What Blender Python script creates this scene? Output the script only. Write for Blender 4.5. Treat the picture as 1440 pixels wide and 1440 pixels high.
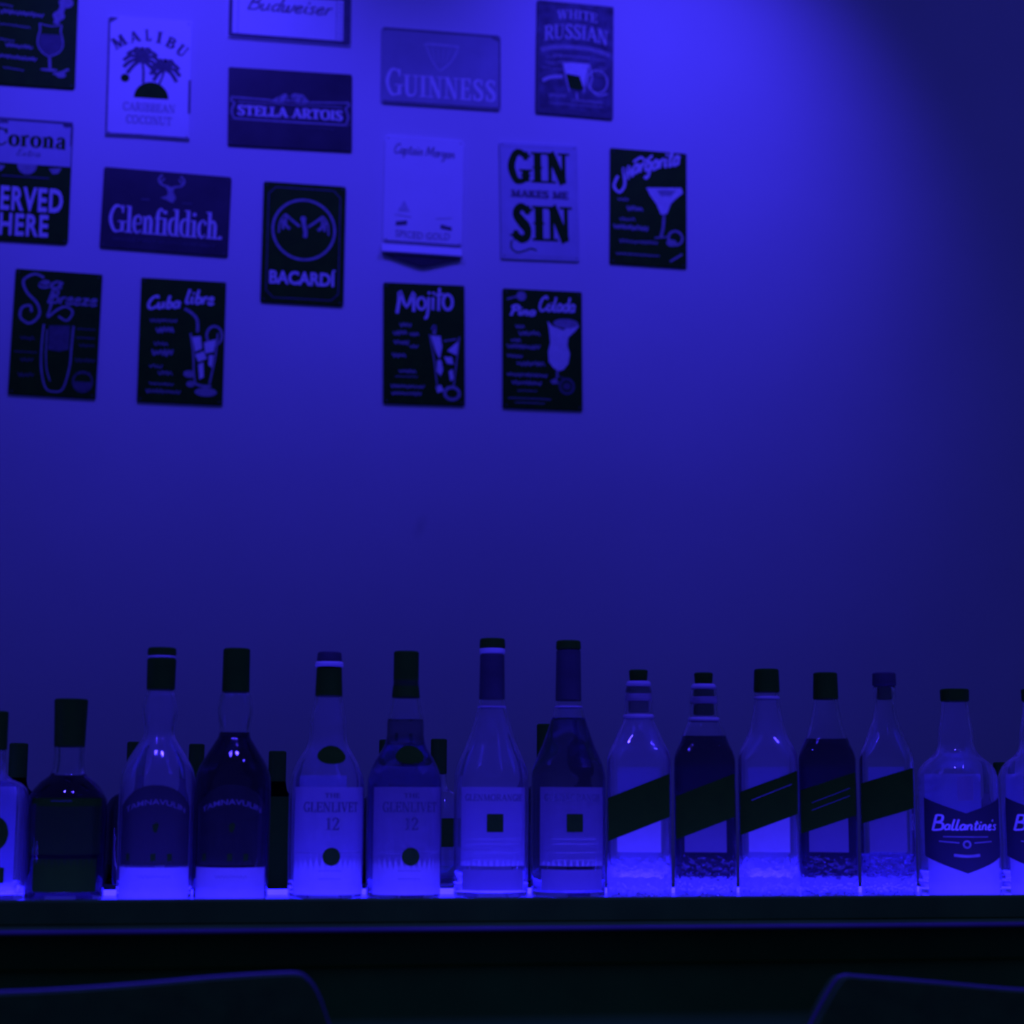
import bpy, bmesh, math, random
from mathutils import Vector, Matrix
from mathutils.geometry import tessellate_polygon

# ------------------------------------------------------------------ camera, world, lights
scene = bpy.context.scene
for _o in list(bpy.data.objects):
    bpy.data.objects.remove(_o)
COL = scene.collection
FPX, PITCH, YAW, ROLL = 2600.0, 0.14889, 0.18757, 0.00572
EYE = Vector((0.0, 0.0, 1.40))
WALL_Y = 4.3218
_fw = Vector((math.sin(YAW) * math.cos(PITCH), math.cos(YAW) * math.cos(PITCH), math.sin(PITCH)))
_r0 = Vector((math.cos(YAW), -math.sin(YAW), 0.0))
_u0 = _r0.cross(_fw)
_r = _r0 * math.cos(ROLL) + _u0 * math.sin(ROLL)
_u = _u0 * math.cos(ROLL) - _r0 * math.sin(ROLL)
cam_data = bpy.data.cameras.new('camera')
cam = bpy.data.objects.new('camera', cam_data)
COL.objects.link(cam)
_m = Matrix((_r, _u, -_fw)).transposed().to_4x4()
_m.translation = EYE
cam.matrix_world = _m
cam_data.sensor_width = 36.0
cam_data.lens = 36.0 * FPX / 1440.0
cam_data.clip_start = 0.05
cam_data.dof.use_dof = True
cam_data.dof.focus_distance = 2.3
cam_data.dof.aperture_fstop = 6.5
scene.camera = cam

scene.view_settings.view_transform = 'Standard'
scene.view_settings.look = 'None'
scene.view_settings.gamma = 1.0
scene.view_settings.use_curve_mapping = False
scene.view_settings.exposure = 0.0
scene.cycles.max_bounces = 16
scene.cycles.transmission_bounces = 14
scene.cycles.glossy_bounces = 6
scene.cycles.diffuse_bounces = 4
scene.cycles.transparent_max_bounces = 12
scene.cycles.sample_clamp_indirect = 2.0
scene.cycles.blur_glossy = 0.6

world = bpy.data.worlds.new('dim_room')
scene.world = world
world.use_nodes = True
world.node_tree.nodes['Background'].inputs[0].default_value = (0.072, 0.078, 1.0, 1)
world.node_tree.nodes['Background'].inputs[1].default_value = 0.175

BLUE = (0.047, 0.0265, 1.0)

def spot(name, loc, target, power, angle, blend, size, col=BLUE):
    d = bpy.data.lights.new(name, 'SPOT')
    d.energy = power
    d.color = col
    d.spot_size = math.radians(angle)
    d.spot_blend = blend
    d.shadow_soft_size = size
    o = bpy.data.objects.new(name, d)
    COL.objects.link(o)
    o.location = loc
    o.rotation_euler = (Vector(target) - Vector(loc)).to_track_quat('-Z', 'Y').to_euler()
    return o

# two ceiling downlights washing the wall (above the frame)
for _x, _p in ((-0.04, 77), (1.142, 71)):
    _l = Vector((_x, WALL_Y - 1.087, EYE.z + 2.369))
    spot('wall_washer', _l, _l + Vector((0, math.sin(0.94), -math.cos(0.94))), _p, 72.4, 1.0, 0.05)
# dim ceiling downlights over the bar counter
for _x in (-0.25, 0.35, 0.95):
    spot('counter_downlight', (_x, 1.05, 3.0), (_x, 1.80, 1.36), 62, 60, 0.7, 0.05)

# ------------------------------------------------------------------ helpers
def at(px, py, Y):
    d = _fw + _r * ((px - 720.0) / FPX) + _u * ((720.0 - py) / FPX)
    return EYE + d * (Y / d.y)

def depth(p):
    return (p - EYE).dot(_fw)

def link(o, parent=None):
    COL.objects.link(o)
    if parent is not None:
        o.parent = parent
    return o

def empty(name, loc, rot=(0, 0, 0)):
    o = bpy.data.objects.new(name, None)
    o.empty_display_size = 0.02
    o.location = loc
    o.rotation_euler = rot
    return link(o)

def tag(o, label, cat, group=None, kind=None):
    if label: o['label'] = label
    if cat: o['category'] = cat
    if group: o['group'] = group
    if kind: o['kind'] = kind
    return o

def mesh_obj(name, verts, faces, mat, parent=None, smooth=False, label=None):
    me = bpy.data.meshes.new(name)
    me.from_pydata([tuple(v) for v in verts], [], faces)
    me.materials.append(mat)
    me.update()
    if smooth:
        for p in me.polygons: p.use_smooth = True
    o = bpy.data.objects.new(name, me)
    if label: o['label'] = label
    return link(o, parent)

def bm_obj(name, bm, mat, parent=None, smooth=False, label=None):
    me = bpy.data.meshes.new(name)
    bm.normal_update()
    bm.to_mesh(me)
    bm.free()
    me.materials.append(mat)
    if smooth:
        for p in me.polygons: p.use_smooth = True
    o = bpy.data.objects.new(name, me)
    if label: o['label'] = label
    return link(o, parent)

def box(name, lo, hi, mat, parent=None, bevel=0.0, seg=2, label=None):
    bm = bmesh.new()
    bmesh.ops.create_cube(bm, size=1.0)
    for v in bm.verts:
        v.co = Vector([lo[i] + (v.co[i] + 0.5) * (hi[i] - lo[i]) for i in range(3)])
    if bevel > 0:
        bmesh.ops.bevel(bm, geom=bm.edges[:], offset=bevel, segments=seg, affect='EDGES', profile=0.5)
    return bm_obj(name, bm, mat, parent, label=label)

# ------------------------------------------------------------------ materials
def principled(name, col, rough=0.5, spec=0.5, metal=0.0, noise=0.0, scale=40.0, bump=0.0, trans=0.0, ior=1.45):
    m = bpy.data.materials.new(name)
    m.use_nodes = True
    nt = m.node_tree
    b = nt.nodes['Principled BSDF']
    b.inputs['Base Color'].default_value = (*col, 1)
    b.inputs['Roughness'].default_value = rough
    b.inputs['Specular IOR Level'].default_value = spec
    b.inputs['Metallic'].default_value = metal
    b.inputs['IOR'].default_value = ior
    b.inputs['Transmission Weight'].default_value = trans
    if noise > 0 or bump > 0:
        tc = nt.nodes.new('ShaderNodeTexCoord')
        nz = nt.nodes.new('ShaderNodeTexNoise')
        nz.inputs['Scale'].default_value = scale
        nz.inputs['Detail'].default_value = 5
        nt.links.new(tc.outputs['Object'], nz.inputs['Vector'])
        if noise > 0:
            r = nt.nodes.new('ShaderNodeValToRGB')
            r.color_ramp.elements[0].position = 0.3
            r.color_ramp.elements[1].position = 0.7
            r.color_ramp.elements[0].color = (*[c * (1 - noise) for c in col], 1)
            r.color_ramp.elements[1].color = (*[min(1, c * (1 + noise * 0.5)) for c in col], 1)
            nt.links.new(nz.outputs['Fac'], r.inputs['Fac'])
            nt.links.new(r.outputs['Color'], b.inputs['Base Color'])
        if bump > 0:
            bp = nt.nodes.new('ShaderNodeBump')
            bp.inputs['Strength'].default_value = bump
            bp.inputs['Distance'].default_value = 0.002
            nt.links.new(nz.outputs['Fac'], bp.inputs['Height'])
            nt.links.new(bp.outputs['Normal'], b.inputs['Normal'])
    return m

def paper(name, col, transl=0.45):
    m = bpy.data.materials.new(name)
    m.use_nodes = True
    nt = m.node_tree
    nt.nodes.remove(nt.nodes['Principled BSDF'])
    out = nt.nodes['Material Output']
    d = nt.nodes.new('ShaderNodeBsdfDiffuse')
    t = nt.nodes.new('ShaderNodeBsdfTranslucent')
    mx = nt.nodes.new('ShaderNodeMixShader')
    nz = nt.nodes.new('ShaderNodeTexNoise')
    nz.inputs['Scale'].default_value = 120
    r = nt.nodes.new('ShaderNodeValToRGB')
    r.color_ramp.elements[0].color = (*[c * 0.9 for c in col], 1)
    r.color_ramp.elements[1].color = (*col, 1)
    tc = nt.nodes.new('ShaderNodeTexCoord')
    nt.links.new(tc.outputs['Object'], nz.inputs['Vector'])
    nt.links.new(nz.outputs['Fac'], r.inputs['Fac'])
    nt.links.new(r.outputs['Color'], d.inputs['Color'])
    nt.links.new(r.outputs['Color'], t.inputs['Color'])
    mx.inputs[0].default_value = transl
    nt.links.new(d.outputs[0], mx.inputs[1])
    nt.links.new(t.outputs[0], mx.inputs[2])
    nt.links.new(mx.outputs[0], out.inputs['Surface'])
    return m

def glass(name, col=(1, 1, 1), ior=1.48, rough=0.0, film=0.0):
    m = bpy.data.materials.new(name)
    m.use_nodes = True
    nt = m.node_tree
    nt.nodes.remove(nt.nodes['Principled BSDF'])
    g = nt.nodes.new('ShaderNodeBsdfGlass')
    g.inputs['Color'].default_value = (*col, 1)
    g.inputs['IOR'].default_value = ior
    g.inputs['Roughness'].default_value = rough
    if film > 0:                                             # diffuse share that paints a glow into the glass
        d = nt.nodes.new('ShaderNodeBsdfDiffuse'); t = nt.nodes.new('ShaderNodeBsdfTranslucent')
        m1 = nt.nodes.new('ShaderNodeMixShader'); m2 = nt.nodes.new('ShaderNodeMixShader')
        m1.inputs[0].default_value = 0.5; m2.inputs[0].default_value = film
        nt.links.new(d.outputs[0], m1.inputs[1]); nt.links.new(t.outputs[0], m1.inputs[2])
        nt.links.new(g.outputs[0], m2.inputs[1]); nt.links.new(m1.outputs[0], m2.inputs[2])
        nt.links.new(m2.outputs[0], nt.nodes['Material Output'].inputs['Surface'])
    else:
        nt.links.new(g.outputs[0], nt.nodes['Material Output'].inputs['Surface'])
    return m

def emitter(name, col, strength):
    m = bpy.data.materials.new(name)
    m.use_nodes = True
    nt = m.node_tree
    b = nt.nodes['Principled BSDF']
    b.inputs['Base Color'].default_value = (0.6, 0.6, 0.6, 1)
    b.inputs['Emission Color'].default_value = (*col, 1)
    b.inputs['Emission Strength'].default_value = strength
    return m

M = {}
M['wall'] = principled('painted_wall', (0.74, 0.74, 0.74), 0.85, 0.2, noise=0.05, scale=2.2, bump=0.12)
M['floor'] = principled('dark_floor', (0.05, 0.05, 0.05), 0.6, 0.3, noise=0.2, scale=5)
M['sign_black'] = principled('black_tin', (0.020, 0.110, 0.004), 0.55, 0.12, noise=0.2, scale=30)
M['sign_dark'] = principled('dark_tin', (0.045, 0.050, 0.055), 0.5, 0.3, noise=0.3, scale=12)
M['sign_mid'] = principled('mid_tin', (0.35, 0.37, 0.41), 0.5, 0.3, noise=0.12, scale=14)
M['sign_deep'] = principled('weathered_tin', (0.12, 0.13, 0.17), 0.6, 0.3, noise=0.6, scale=34)
M['sign_pale'] = principled('pale_tin', (0.56, 0.58, 0.64), 0.55, 0.3, noise=0.1, scale=14)
M['sign_white'] = principled('white_tin', (0.84, 0.84, 0.86), 0.5, 0.3, noise=0.04, scale=10)
M['ink_light'] = principled('light_ink', (0.78, 0.78, 0.80), 0.7, 0.1, noise=0.1, scale=90)
M['ink_half'] = principled('half_ink', (0.36, 0.37, 0.40), 0.7, 0.1, noise=0.2, scale=90)
M['ink_dim'] = principled('dim_ink', (0.13, 0.14, 0.16), 0.7, 0.1, noise=0.2, scale=90)
M['ink_dark'] = principled('dark_ink', (0.020, 0.110, 0.004), 0.7, 0.12, noise=0.2, scale=90)
M['ink_grey'] = principled('grey_ink', (0.20, 0.21, 0.23), 0.7, 0.1, noise=0.2, scale=90)
M['ink_faint'] = principled('faint_ink', (0.58, 0.59, 0.62), 0.7, 0.1, noise=0.1, scale=90)
M['cap_black'] = principled('black_cap', (0.020, 0.110, 0.004), 0.45, 0.12, noise=0.1, scale=60)
M['cap_foil'] = principled('dark_foil', (0.05, 0.055, 0.06), 0.4, 0.4, noise=0.2, scale=60)
M['ring_white'] = principled('pale_ring', (0.6, 0.6, 0.62), 0.5, 0.3, noise=0.1, scale=60)
M['glass'] = glass('clear_glass', (0.97, 0.97, 0.985), film=0.07)
M['glass_low_glow'] = glass('low_glow_glass', (0.97, 0.97, 0.985), film=0.012)  # less of the painted glow, for filled bottles
M['glass_dark'] = glass('dark_glass', (0.05, 0.06, 0.07))
M['glass_smoke'] = glass('smoked_glass', (0.55, 0.55, 0.60))
M['glass_stipple'] = glass('stippled_foot_glass', (0.97, 0.97, 0.985), film=0.10)
M['glass_stipple_low_glow'] = glass('low_glow_stippled_glass', (0.97, 0.97, 0.985), film=0.025)  # stippled foot with the fainter painted glow
def _stipple(m):
    nt = m.node_tree
    g = [n for n in nt.nodes if n.type == 'BSDF_GLASS'][0]
    tc = nt.nodes.new('ShaderNodeTexCoord'); sep = nt.nodes.new('ShaderNodeSeparateXYZ'); mr = nt.nodes.new('ShaderNodeMapRange')
    nz = nt.nodes.new('ShaderNodeTexNoise'); bp = nt.nodes.new('ShaderNodeBump')
    nz.inputs['Scale'].default_value = 160; nz.inputs['Detail'].default_value = 2
    mr.inputs[1].default_value = .046; mr.inputs[2].default_value = .040; mr.inputs[3].default_value = 0; mr.inputs[4].default_value = 1
    bp.inputs['Distance'].default_value = .003
    nt.links.new(tc.outputs['Object'], sep.inputs[0]); nt.links.new(sep.outputs['Z'], mr.inputs[0])
    nt.links.new(tc.outputs['Object'], nz.inputs['Vector']); nt.links.new(nz.outputs['Fac'], bp.inputs['Height'])
    nt.links.new(mr.outputs[0], bp.inputs['Strength']); nt.links.new(bp.outputs[0], g.inputs['Normal'])
_stipple(M['glass_stipple']); _stipple(M['glass_stipple_low_glow'])
M['whisky'] = glass('whisky', (0.28, 0.28, 0.32), 1.36)
M['liquor_dark'] = glass('dark_liquor', (0.06, 0.07, 0.07), 1.36)
M['whisky_pale'] = glass('pale_whisky', (0.62, 0.62, 0.66), 1.36)
M['ring_glow'] = paper('translucent_ring', (0.7, 0.7, 0.72), 0.5)
M['label_white'] = paper('white_label', (0.86, 0.86, 0.88), 0.55)
M['label_dark'] = paper('dark_label', (0.055, 0.075, 0.055), 0.3)
M['label_black'] = principled('black_label', (0.020, 0.110, 0.004), 0.8, 0.04, noise=0.1, scale=80)
M['label_navy'] = paper('navy_label', (0.07, 0.08, 0.085), 0.3)
M['label_mid'] = paper('mid_label', (0.34, 0.34, 0.38), 0.4)
M['shelf_black'] = principled('black_shelf', (0.045, 0.190, 0.014), 0.6, 0.15, noise=0.2, scale=20)
M['counter'] = principled('black_counter', (0.045, 0.190, 0.014), 0.5, 0.15, noise=0.2, scale=12)
M['apron'] = principled('apron_panel', (0.08, 0.36, 0.035), 0.6, 0.2, noise=0.2, scale=12)
M['pale_edge'] = principled('highlight_strip', (0.10, 0.10, 0.11), 0.4, 0.5, noise=0.35, scale=6)  # paler than the counter, paints the highlight on its edge
M['panel_light'] = emitter('lit_acrylic', (0.019, 0.0108, 1.0), 2.5)
M['led'] = emitter('led_diffuser', BLUE, 13.5)
M['added_back_glow'] = emitter('added_glow_back', (0.008, 0.0048, 1.0), 10.0)  # added emitter, brightens glass and labels from behind
M['leather'] = principled('black_leather', (0.045, 0.190, 0.014), 0.55, 0.15, noise=0.2, scale=60, bump=0.1)
M['highlight'] = principled('stool_highlight', (0.10, 0.10, 0.11), 0.4, 0.5, noise=0.1, scale=60)  # pale tone paints the light caught on the stool edge
M['steel'] = principled('dark_steel', (0.05, 0.05, 0.055), 0.4, 0.5, metal=0.6, noise=0.1, scale=30)

# ------------------------------------------------------------------ flat print: lettering and drawing
def smooth_pts(pts, n=6):
    """Catmull-Rom through (x, y[, w]) points."""
    if len(pts) < 3: return [tuple(p) for p in pts]
    P = [pts[0]] + list(pts) + [pts[-1]]
    out = []
    for i in range(1, len(P) - 2):
        for k in range(n):
            t = k / n
            q = []
            for a, b, c, d in zip(P[i - 1], P[i], P[i + 1], P[i + 2]):
                q.append(0.5 * (2 * b + (c - a) * t + (2 * a - 5 * b + 4 * c - d) * t * t + (3 * b - a - 3 * c + d) * t ** 3))
            out.append(tuple(q))
    out.append(tuple(pts[-1]))
    return out

# serif capitals: (advance, strokes, serifs); a stroke is (curved, [(x, y, weight 0..1)]), a serif is (x, y, length)
SERIF = {
 'A': (.92, [(0, [(.12, 0, 0), (.46, 1, .2)]), (0, [(.44, 1, 1), (.82, 0, 1)]), (0, [(.24, .32, 0), (.68, .32, 0)])], [(.12, 0, .26), (.82, 0, .3)]),
 'B': (.78, [(0, [(.2, 0, 1), (.2, 1, 1)]), (1, [(.2, .97, 0), (.45, .97, .2), (.62, .77, 1), (.45, .54, .2), (.2, .53, 0)]), (1, [(.2, .53, 0), (.5, .52, .2), (.68, .27, 1), (.5, .03, .2), (.2, .03, 0)])], [(.14, 0, .2), (.14, 1, .2)]),
 'C': (.84, [(1, [(.76, .78, 0), (.6, .96, .1), (.32, .92, .6), (.14, .5, 1), (.32, .08, .6), (.6, .04, .1), (.78, .24, 0)]), (0, [(.76, 1, .3), (.76, .7, .3)])], []),
 'D': (.88, [(0, [(.2, 0, 1), (.2, 1, 1)]), (1, [(.2, .97, 0), (.5, .95, .2), (.76, .5, 1), (.5, .05, .2), (.2, .03, 0)])], [(.14, 0, .2), (.14, 1, .2)]),
 'E': (.72, [(0, [(.2, 0, 1), (.2, 1, 1)]), (0, [(.2, .97, 0), (.64, .97, 0)]), (0, [(.2, .52, 0), (.52, .52, 0)]), (0, [(.2, .03, 0), (.66, .03, 0)]), (0, [(.63, 1, .2), (.63, .74, .1)]), (0, [(.65, 0, .2), (.65, .28, .1)]), (0, [(.52, .64, .1), (.52, .4, .1)])], [(.14, 0, .2), (.14, 1, .2)]),
 'F': (.7, [(0, [(.2, 0, 1), (.2, 1, 1)]), (0, [(.2, .97, 0), (.64, .97, 0)]), (0, [(.2, .52, 0), (.5, .52, 0)]), (0, [(.63, 1, .2), (.63, .72, .1)])], [(.2, 0, .34), (.14, 1, .2)]),
 'G': (.9, [(1, [(.76, .78, 0), (.6, .96, .1), (.32, .92, .6), (.14, .5, 1), (.32, .08, .6), (.56, .03, .1), (.74, .12, .3)]), (0, [(.74, .42, 1), (.74, .02, 1)]), (0, [(.74, 1, .3), (.74, .72, .2)])], [(.74, .42, .36)]),
 'H': (.94, [(0, [(.2, 0, 1), (.2, 1, 1)]), (0, [(.74, 0, 1), (.74, 1, 1)]), (0, [(.2, .52, 0), (.74, .52, 0)])], [(.2, 0, .32), (.2, 1, .32), (.74, 0, .32), (.74, 1, .32)]),
 'I': (.44, [(0, [(.22, 0, 1), (.22, 1, 1)])], [(.22, 0, .36), (.22, 1, .36)]),
 'K': (.86, [(0, [(.2, 0, 1), (.2, 1, 1)]), (0, [(.24, .45, 0), (.7, 1, .1)]), (0, [(.36, .6, .9), (.76, 0, 1)])], [(.2, 0, .32), (.2, 1, .32), (.76, 0, .26), (.68, 1, .28)]),
 'L': (.7, [(0, [(.2, 0, 1), (.2, 1, 1)]), (0, [(.2, .03, 0), (.64, .03, 0)]), (0, [(.63, 0, .2), (.63, .3, .1)])], [(.14, 0, .2), (.2, 1, .34)]),
 'M': (1.1, [(0, [(.16, 0, 0), (.2, 1, 0)]), (0, [(.22, 1, 1), (.54, .05, 1)]), (0, [(.54, .05, 0), (.84, 1, 0)]), (0, [(.88, 1, 1), (.9, 0, 1)])], [(.16, 0, .24), (.9, 0, .34), (.18, 1, .2), (.9, 1, .2)]),
 'N': (.94, [(0, [(.18, 0, 0), (.18, 1, 0)]), (0, [(.2, 1, 1), (.74, 0, 1)]), (0, [(.76, 0, 0), (.76, 1, 0)])], [(.18, 0, .3), (.14, 1, .24), (.76, 1, .3)]),
 'O': (.92, [(1, [(.46, .97, .1), (.2, .85, .7), (.13, .5, 1), (.2, .15, .7), (.46, .03, .1), (.72, .15, .7), (.79, .5, 1), (.72, .85, .7), (.46, .97, .1)])], []),
 'R': (.84, [(0, [(.2, 0, 1), (.2, 1, 1)]), (1, [(.2, .97, 0), (.48, .97, .2), (.66, .74, 1), (.48, .5, .2), (.2, .49, 0)]), (0, [(.42, .5, .8), (.74, 0, 1)])], [(.2, 0, .32), (.14, 1, .2), (.78, 0, .2)]),
 'S': (.72, [(1, [(.58, .78, 0), (.48, .94, .1), (.28, .94, .4), (.14, .76, .8), (.34, .54, 1), (.56, .36, 1), (.58, .14, .7), (.4, .03, .3), (.22, .05, .1), (.13, .24, 0)]), (0, [(.59, 1, .2), (.59, .74, .2)]), (0, [(.12, 0, .2), (.12, .28, .2)])], []),
 'T': (.84, [(0, [(.42, 0, 1), (.42, 1, 1)]), (0, [(.1, .97, 0), (.74, .97, 0)]), (0, [(.1, 1, .2), (.1, .72, .1)]), (0, [(.74, 1, .2), (.74, .72, .1)])], [(.42, 0, .36)]),
 'U': (.92, [(1, [(.2, 1, 1), (.2, .5, 1), (.24, .12, .8), (.46, .03, .2), (.7, .14, .1), (.74, .5, 0), (.74, 1, 0)])], [(.2, 1, .36), (.74, 1, .28)]),
 'V': (.9, [(0, [(.16, 1, 1), (.46, 0, 1)]), (0, [(.46, 0, .1), (.74, 1, 0)])], [(.16, 1, .34), (.74, 1, .28)]),
 'W': (1.2, [(0, [(.14, 1, 1), (.38, 0, 1)]), (0, [(.38, 0, 0), (.6, 1, 0)]), (0, [(.58, 1, 1), (.82, 0, 1)]), (0, [(.82, 0, 0), (1.04, 1, 0)])], [(.14, 1, .3), (.6, 1, .3), (1.04, 1, .26)]),
 '1': (.5, [(0, [(.26, 0, 1), (.26, 1, 1)]), (0, [(.26, .98, .1), (.08, .82, 0)])], [(.26, 0, .38)]),
 '2': (.68, [(1, [(.12, .74, .5), (.2, .94, .2), (.4, .97, .3), (.56, .76, 1), (.4, .42, .7), (.12, .05, .1)]), (0, [(.1, .05, .4), (.6, .05, .4)]), (0, [(.6, 0, .1), (.6, .24, .1)])], []),
 'l': (.34, [(0, [(.17, 0, 1), (.17, 1, 1)])], [(.17, 0, .3), (.12, 1, .16)]),
 'e': (.5, [(1, [(.1, .36, 0), (.42, .38, 0), (.38, .6, .3), (.25, .66, .1), (.1, .5, .8), (.1, .2, .9), (.25, .02, .2), (.44, .14, 0)])], []),
 'n': (.58, [(0, [(.14, 0, 1), (.14, .64, 1)]), (1, [(.14, .5, 0), (.3, .65, .4), (.42, .5, 1), (.42, .2, 1), (.42, 0, 1)])], [(.14, 0, .24), (.44, 0, .22), (.09, .64, .14)]),
 'f': (.38, [(1, [(.42, .88, .4), (.32, .98, .1), (.19, .8, .9), (.18, .4, 1), (.18, 0, 1)]), (0, [(.04, .62, 0), (.36, .62, 0)])], [(.18, 0, .3)]),
 'i': (.32, [(0, [(.16, 0, 1), (.16, .64, 1)]), (0, [(.16, .8, 1), (.16, .92, 1)])], [(.16, 0, .28), (.1, .64, .14)]),
 'd': (.58, [(0, [(.43, 0, 1), (.43, 1, 1)]), (1, [(.43, .56, 0), (.28, .66, .1), (.1, .5, .9), (.1, .18, .9), (.26, .02, .1), (.43, .12, 0)])], [(.37, 1, .16), (.5, 0, .14)]),
 'c': (.48, [(1, [(.42, .5, .6), (.36, .63, .2), (.24, .65, .1), (.1, .48, .9), (.1, .2, .9), (.24, .02, .2), (.42, .14, 0)])], []),
 'h': (.58, [(0, [(.14, 0, 1), (.14, 1, 1)]), (1, [(.14, .5, 0), (.3, .65, .4), (.42, .5, 1), (.42, .2, 1), (.42, 0, 1)])], [(.14, 0, .24), (.44, 0, .22), (.08, 1, .14)]),
 'o': (.54, [(1, [(.27, .65, .1), (.1, .5, .9), (.1, .17, .9), (.27, .01, .1), (.43, .17, .9), (.43, .5, .9), (.27, .65, .1)])], []),
 'r': (.42, [(0, [(.14, 0, 1), (.14, .64, 1)]), (1, [(.14, .48, 0), (.26, .64, .2), (.38, .58, .9)])], [(.14, 0, .26), (.08, .64, .14)]),
 'a': (.54, [(1, [(.1, .5, .6), (.2, .64, .2), (.36, .58, .8), (.38, .3, 1), (.38, .06, 1), (.48, .03, .1)]), (1, [(.38, .38, 0), (.2, .34, .3), (.09, .16, .9), (.2, .02, .2), (.38, .14, 0)])], []),
 '.': (.26, [(0, [(.12, 0, 1), (.12, .12, 1)])], []),
 ' ': (.4, [], []),
}
# joined handwriting, one line width: (advance, [strokes])
HAND = {
 'a': (.5, [[(.4, .44), (.22, .5), (.07, .27), (.18, .01), (.38, .12)], [(.41, .5), (.4, .12), (.5, .02)]]),
 'b': (.45, [[(.12, 1), (.1, .1)], [(.1, .1), (.24, 0), (.4, .16), (.34, .42), (.2, .44), (.1, .3)]]),
 'd': (.5, [[(.4, .42), (.22, .48), (.07, .26), (.18, .01), (.38, .12)], [(.43, 1), (.41, .12), (.5, .02)]]),
 'e': (.42, [[(.03, .2), (.25, .28), (.32, .42), (.2, .5), (.07, .32), (.1, .08), (.25, 0), (.42, .12)]]),
 'g': (.5, [[(.4, .44), (.22, .5), (.07, .27), (.18, .03), (.38, .14)], [(.41, .5), (.41, -.2), (.28, -.4), (.1, -.3)]]),
 'i': (.28, [[(.12, .5), (.11, .1), (.28, .04)], [(.13, .66), (.15, .78)]]),
 'j': (.3, [[(.05, .3), (.2, .5), (.18, -.2), (.05, -.38), (-.08, -.25)], [(.2, .68), (.22, .74)]]),
 'l': (.3, [[(.14, 1), (.1, .15), (.2, 0), (.3, .08)]]),
 'n': (.52, [[(.08, .5), (.08, 0)], [(.08, .3), (.22, .49), (.36, .4), (.37, .08), (.5, .05)]]),
 'o': (.46, [[(.25, .5), (.08, .36), (.08, .12), (.22, 0), (.38, .12), (.38, .36), (.25, .5), (.46, .45)]]),
 'p': (.46, [[(.06, .5), (.08, .1), (.05, -.4)], [(.08, .3), (.25, .5), (.38, .35), (.34, .08), (.2, 0), (.1, .08)]]),
 'r': (.36, [[(.1, .5), (.1, 0)], [(.1, .3), (.2, .47), (.34, .46)]]),
 's': (.36, [[(.3, .44), (.16, .5), (.08, .38), (.26, .2), (.22, .02), (.04, .06)]]),
 't': (.36, [[(.18, .85), (.14, .2), (.2, .02), (.36, .1)], [(.02, .58), (.34, .62)]]),
 'u': (.52, [[(.08, .48), (.08, .14), (.2, 0), (.36, .14)], [(.38, .5), (.38, .12), (.52, .04)]]),
 'w': (.66, [[(.02, .42), (.08, .46), (.08, .1), (.18, 0), (.3, .12), (.32, .46), (.33, .12), (.44, 0), (.56, .2), (.58, .48), (.66, .42)]]),
 'x': (.42, [[(.04, .48), (.36, .02)], [(.36, .48), (.04, .02)]]),
 'z': (.44, [[(.04, .46), (.36, .47)], [(.36, .47), (.06, .03)], [(.06, .03), (.44, .04)]]),
 "'": (.16, [[(.08, .98), (.06, .8)]]),
 ' ': (.3, []),
 'B': (.64, [[(.14, 1), (.12, 0)], [(.12, .98), (.42, .95), (.44, .62), (.14, .53)], [(.14, .53), (.52, .45), (.54, .1), (.12, .02)]]),
 'C': (.62, [[(.56, .82), (.46, 1), (.2, .85), (.06, .45), (.14, .08), (.36, 0), (.62, .2)]]),
 'E': (.56, [[(.5, .9), (.3, 1), (.12, .8), (.3, .55), (.08, .3), (.2, .02), (.54, .14)]]),
 'M': (.92, [[(.05, 0), (.16, .98)], [(.16, .98), (.42, .15)], [(.42, .15), (.72, 1)], [(.72, 1), (.8, 0)]]),
 'P': (.58, [[(.18, .95), (.16, .4), (.1, -.1)], [(0, .75), (.18, 1), (.45, .98), (.54, .72), (.38, .5), (.16, .48)]]),
 'S': (.66, [[(.58, .86), (.46, 1), (.24, .94), (.2, .72), (.42, .5), (.54, .22), (.34, 0), (.06, .06), (.02, .3), (.16, .34)]]),
}

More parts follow.
